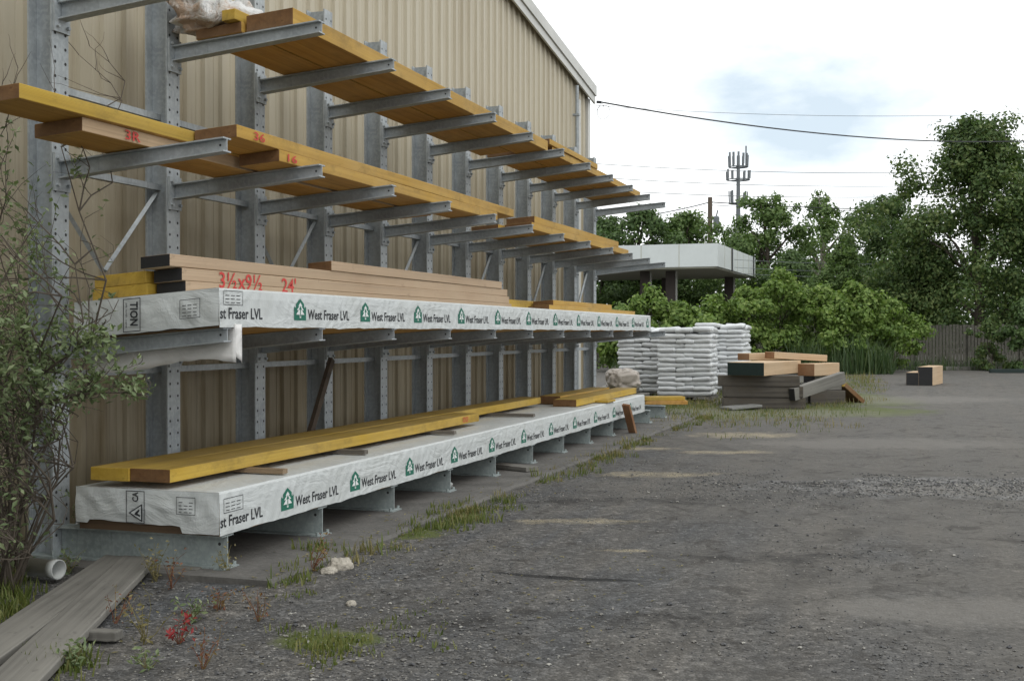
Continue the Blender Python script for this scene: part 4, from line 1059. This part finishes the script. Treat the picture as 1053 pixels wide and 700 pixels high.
# small weeds near the first base beam
def weed(label,px,py,h,n,mat,leaf=.035,lean=0,per=9):
    x,y=ground_pt(px,py); z=gh(x,y); t=empty('weed_plant',(x,y,z),label,'weed','weeds growing in the gravel by the planks')
    b=MB(); P=[]
    for k in range(n):
        a=random.uniform(0,6.283); q=[Vector((x+random.gauss(0,.002),y+random.gauss(0,.002),z-.01))]; d=Vector((math.cos(a)*.35,math.sin(a)*.35,1)).normalized(); L=1.3*h*random.uniform(.55,1.05)
        for i in range(5):
            d=(d+Vector((random.gauss(0,.2),random.gauss(0,.2),random.gauss(0,.08)))).normalized(); q.append(q[-1]+d*L/5)
        b.tube(q,[.003,.0028,.0025,.002,.0015,.001],4)
        for i in range(1,6):
            for _ in range(1 if i<3 else 2): P.append((q[i]+Vector((random.gauss(0,.02),random.gauss(0,.02),random.gauss(0,.015))))[:])
    b.build('stems',M['leaf_red'] if 'red' in mat else M['grass_dry'],t)
    v,f=leaf_faces(np.array(P),leaf*.8,.3,.45); leaf_obj('foliage',v,f,M[mat],t)
weed('bright red leaved weed in the gravel, reddest of all',183,662,.14,7,'leaf_redhot',.045)
weed('rusty reddish weed just below the nearest base beam corner',176,606,.22,7,'leaf_red',.035)
weed('yellow green weed growing against the nearest base beam',160,598,.22,10,'grass_dry',.04)
weed('tall rusty weed standing by the second base beam on concrete edge',322,588,.26,8,'leaf_red',.035)
weed('pale yellow weed beside the right end of nearest base beam',235,592,.20,7,'grass_dry',.035)
weed('yellowish weed between the planks and the red weed',147,662,.26,8,'grass_dry',.04)
weed('bright green low weed right of the yellowish weed',197,640,.14,8,'leaf_near',.05)
weed('dull reddish weed near middle of the gravel patch',225,628,.14,8,'leaf_red',.032)
weed('reddish weed at the right of the gravel patch below the concrete corner',265,640,.16,7,'leaf_red',.03)
weed('small brown weed beside the edge of right foreground plank',118,640,.18,6,'leaf_red',.03)
weed('leggy brown weed in the gravel below the bright red weed',208,690,.18,7,'leaf_red',.03)
weed('leafy green weed low against the right plank near bottom edge',75,688,.12,12,'leaf_near',.045)
weed('leafy green weed at the bottom left beside short grey board',150,690,.10,8,'leaf_near',.04)
weed('bushy yellow weed at left foot of the nearest wrapped pack',83,560,.36,12,'leaf_near',.04)
weed('bushy green weed around the white pipe',70,590,.16,9,'leaf_near',.045)
weed('dark leafy weed at far left below the bush',12,600,.40,16,'leaf_near',.05)
n=900; yy=rng.uniform(6.8,24,n); xx=-3.95+rng.normal(0,.22,n); far=rng.random(n)<.3; xx=np.where(far,rng.uniform(-4.2,-1.5,n),xx); yy=np.where(far,rng.uniform(5.2,9,n),yy)
zz_=np.array([(0.0 if (a<-3.95 and c>6.95) else gh(a,c))+.006 for a,c in zip(xx,yy)])
v,f=leaf_faces(np.column_stack([xx,yy,zz_]),.035,4.0,.4); o=leaf_obj('litter',v,f,M['grass_dry']); tag(o,'dry leaves and wood chips scattered along the concrete edge','litter',kind='stuff')
# loose stones: real little rocks over the near gravel
def pebbles():
    base=np.array([(1,0,0),(-1,0,0),(0,1,0),(0,-1,0),(0,0,.7),(0,0,-.6),(.6,.6,.35),(-.6,.6,.3),(.6,-.6,.3),(-.6,-.6,.35)],float)
    fc=[(4,6,2),(4,0,6),(4,2,7),(4,7,1),(4,1,9),(4,9,3),(4,3,8),(4,8,0),(5,2,6),(5,6,0),(5,7,2),(5,1,7),(5,9,1),(5,3,9),(5,8,3),(5,0,8)]
    V=[];Fc=[]; n=15000; k=0
    while k<n:
        D=5.2+10.5*random.random()**1.6 if random.random()<.66 else random.uniform(11.3,14.6); X=random.uniform(-.40*D,.46*D); x,y=C(X,D)
        if (x<-3.9 and y>6.9) : continue
        dens=.45+.9*mnoise.noise((x*.7,y*.7,8))+(.4 if X<0 else -.22)
        q_=((X-4.9)/2.4)**2+((D-12.9)/1.0)**2+1.5*mnoise.noise((x*1.1,y*1.1,31))+.6*mnoise.noise((x*4,y*4,33))
        if q_<1.15: dens=max(dens,min(1,.9*(1.25-q_)))
        if random.random()>dens: continue
        inpatch=q_<1.1
        r=(random.uniform(.006,.013) if random.random()<.9 else random.uniform(.013,.024)) if inpatch else random.uniform(.004,.009) if random.random()<.95 else random.uniform(.010,.020)
        p=base*(r*rng.uniform(.6,1.2,3))*rng.uniform(.8,1.15,(10,1)); a=random.uniform(0,6.283); ca,sa=math.cos(a),math.sin(a)
        q=np.column_stack([p[:,0]*ca-p[:,1]*sa+x,p[:,0]*sa+p[:,1]*ca+y,p[:,2]+gh(x,y)+r*.25])
        V+=q.tolist(); Fc+=[(a_+k*10,b_+k*10,c_+k*10) for a_,b_,c_ in fc]; k+=1
    t=NT('loose_stone'); g_=t.n('ShaderNodeNewGeometry'); c_=t.ramp(g_.outputs['Random Per Island'],[(.0,(.065,.066,.070)),(.55,(.120,.119,.116)),(.85,(.18,.17,.155)),(1,(.34,.33,.30))])
    m=t.out(c_,.85)
    me=bpy.data.meshes.new('gravel'); me.from_pydata(V,[],Fc); me.materials.append(m); o=bpy.data.objects.new('gravel',me); col.objects.link(o)
    tag(o,'loose small grey stones scattered over the yard','gravel',kind='stuff')
pebbles()

# ------------------------------------------------------------------ camera, light, sky
cam=bpy.data.cameras.new('camera'); co=bpy.data.objects.new('camera',cam); col.objects.link(co)
cam.sensor_width=36; cam.lens=36*F/1053; cam.clip_end=4000; cam.clip_start=.05
co.location=(0,0,1.6); co.rotation_euler=(R(90)-math.atan(8/F),0,YAW); sc.camera=co
EL,AZ=R(52),R(118)
sun=bpy.data.lights.new('sun','SUN'); so=bpy.data.objects.new('sun',sun); col.objects.link(so)
sun.energy=.6; sun.angle=R(25); sun.color=(1,.97,.92)
sd_=Vector((math.sin(AZ)*math.cos(EL),math.cos(AZ)*math.cos(EL),math.sin(EL)))
so.rotation_euler=sd_.to_track_quat('Z','Y').to_euler()
w=bpy.data.worlds.new('World'); sc.world=w; w.use_nodes=True; t=w.node_tree; N=t.nodes; bg=N['Background']
sky=N.new('ShaderNodeTexSky'); sky.sky_type='NISHITA'; sky.sun_disc=False; sky.sun_elevation=EL; sky.sun_rotation=AZ
tc=N.new('ShaderNodeTexCoord')
def wm(op,a,b=0.0,clamp=False):
    m=N.new('ShaderNodeMath'); m.operation=op; m.use_clamp=clamp
    for i,x in enumerate((a,b)):
        if hasattr(x,'is_output'): t.links.new(x,m.inputs[i])
        else: m.inputs[i].default_value=x
    return m.outputs[0]
mp=N.new('ShaderNodeMapping'); mp.inputs['Scale'].default_value=(1,1,2.2); t.links.new(tc.outputs['Generated'],mp.inputs[0])
nz=N.new('ShaderNodeTexNoise'); nz.inputs['Scale'].default_value=5.5; nz.inputs['Detail'].default_value=7; nz.inputs['Roughness'].default_value=.55; t.links.new(mp.outputs[0],nz.inputs['Vector'])
vx,vy=C(.268,1); d0=Vector((vx,vy,.185)).normalized()
vd=N.new('ShaderNodeVectorMath'); vd.operation='DISTANCE'; t.links.new(tc.outputs['Generated'],vd.inputs[0]); vd.inputs[1].default_value=d0
hole=wm('SUBTRACT',1.0,wm('MULTIPLY',vd.outputs['Value'],1/.13),True)          # a thinner place in the cloud
thin=wm('ADD',wm('MULTIPLY',wm('SUBTRACT',nz.outputs['Fac'],.56),2.2),wm('MULTIPLY',hole,.95))
thin=wm('MULTIPLY',thin,1.25,True)
thin=wm('MINIMUM',thin,.85)
mx=N.new('ShaderNodeMix'); mx.data_type='RGBA'; t.links.new(thin,mx.inputs[0]); mx.inputs[6].default_value=(12.6,12.9,13.0,1)
blue=N.new('ShaderNodeMix'); blue.data_type='RGBA'; blue.inputs[0].default_value=.85; t.links.new(sky.outputs[0],blue.inputs[6]); blue.inputs[7].default_value=(5.9,7.2,8.3,1)
t.links.new(blue.outputs[2],mx.inputs[7]); t.links.new(mx.outputs[2],bg.inputs[0]); bg.inputs[1].default_value=.1
vs_=sc.view_settings; vs_.view_transform='Standard'; vs_.look='None'; vs_.exposure=.16; vs_.gamma=1; vs_.use_curve_mapping=False
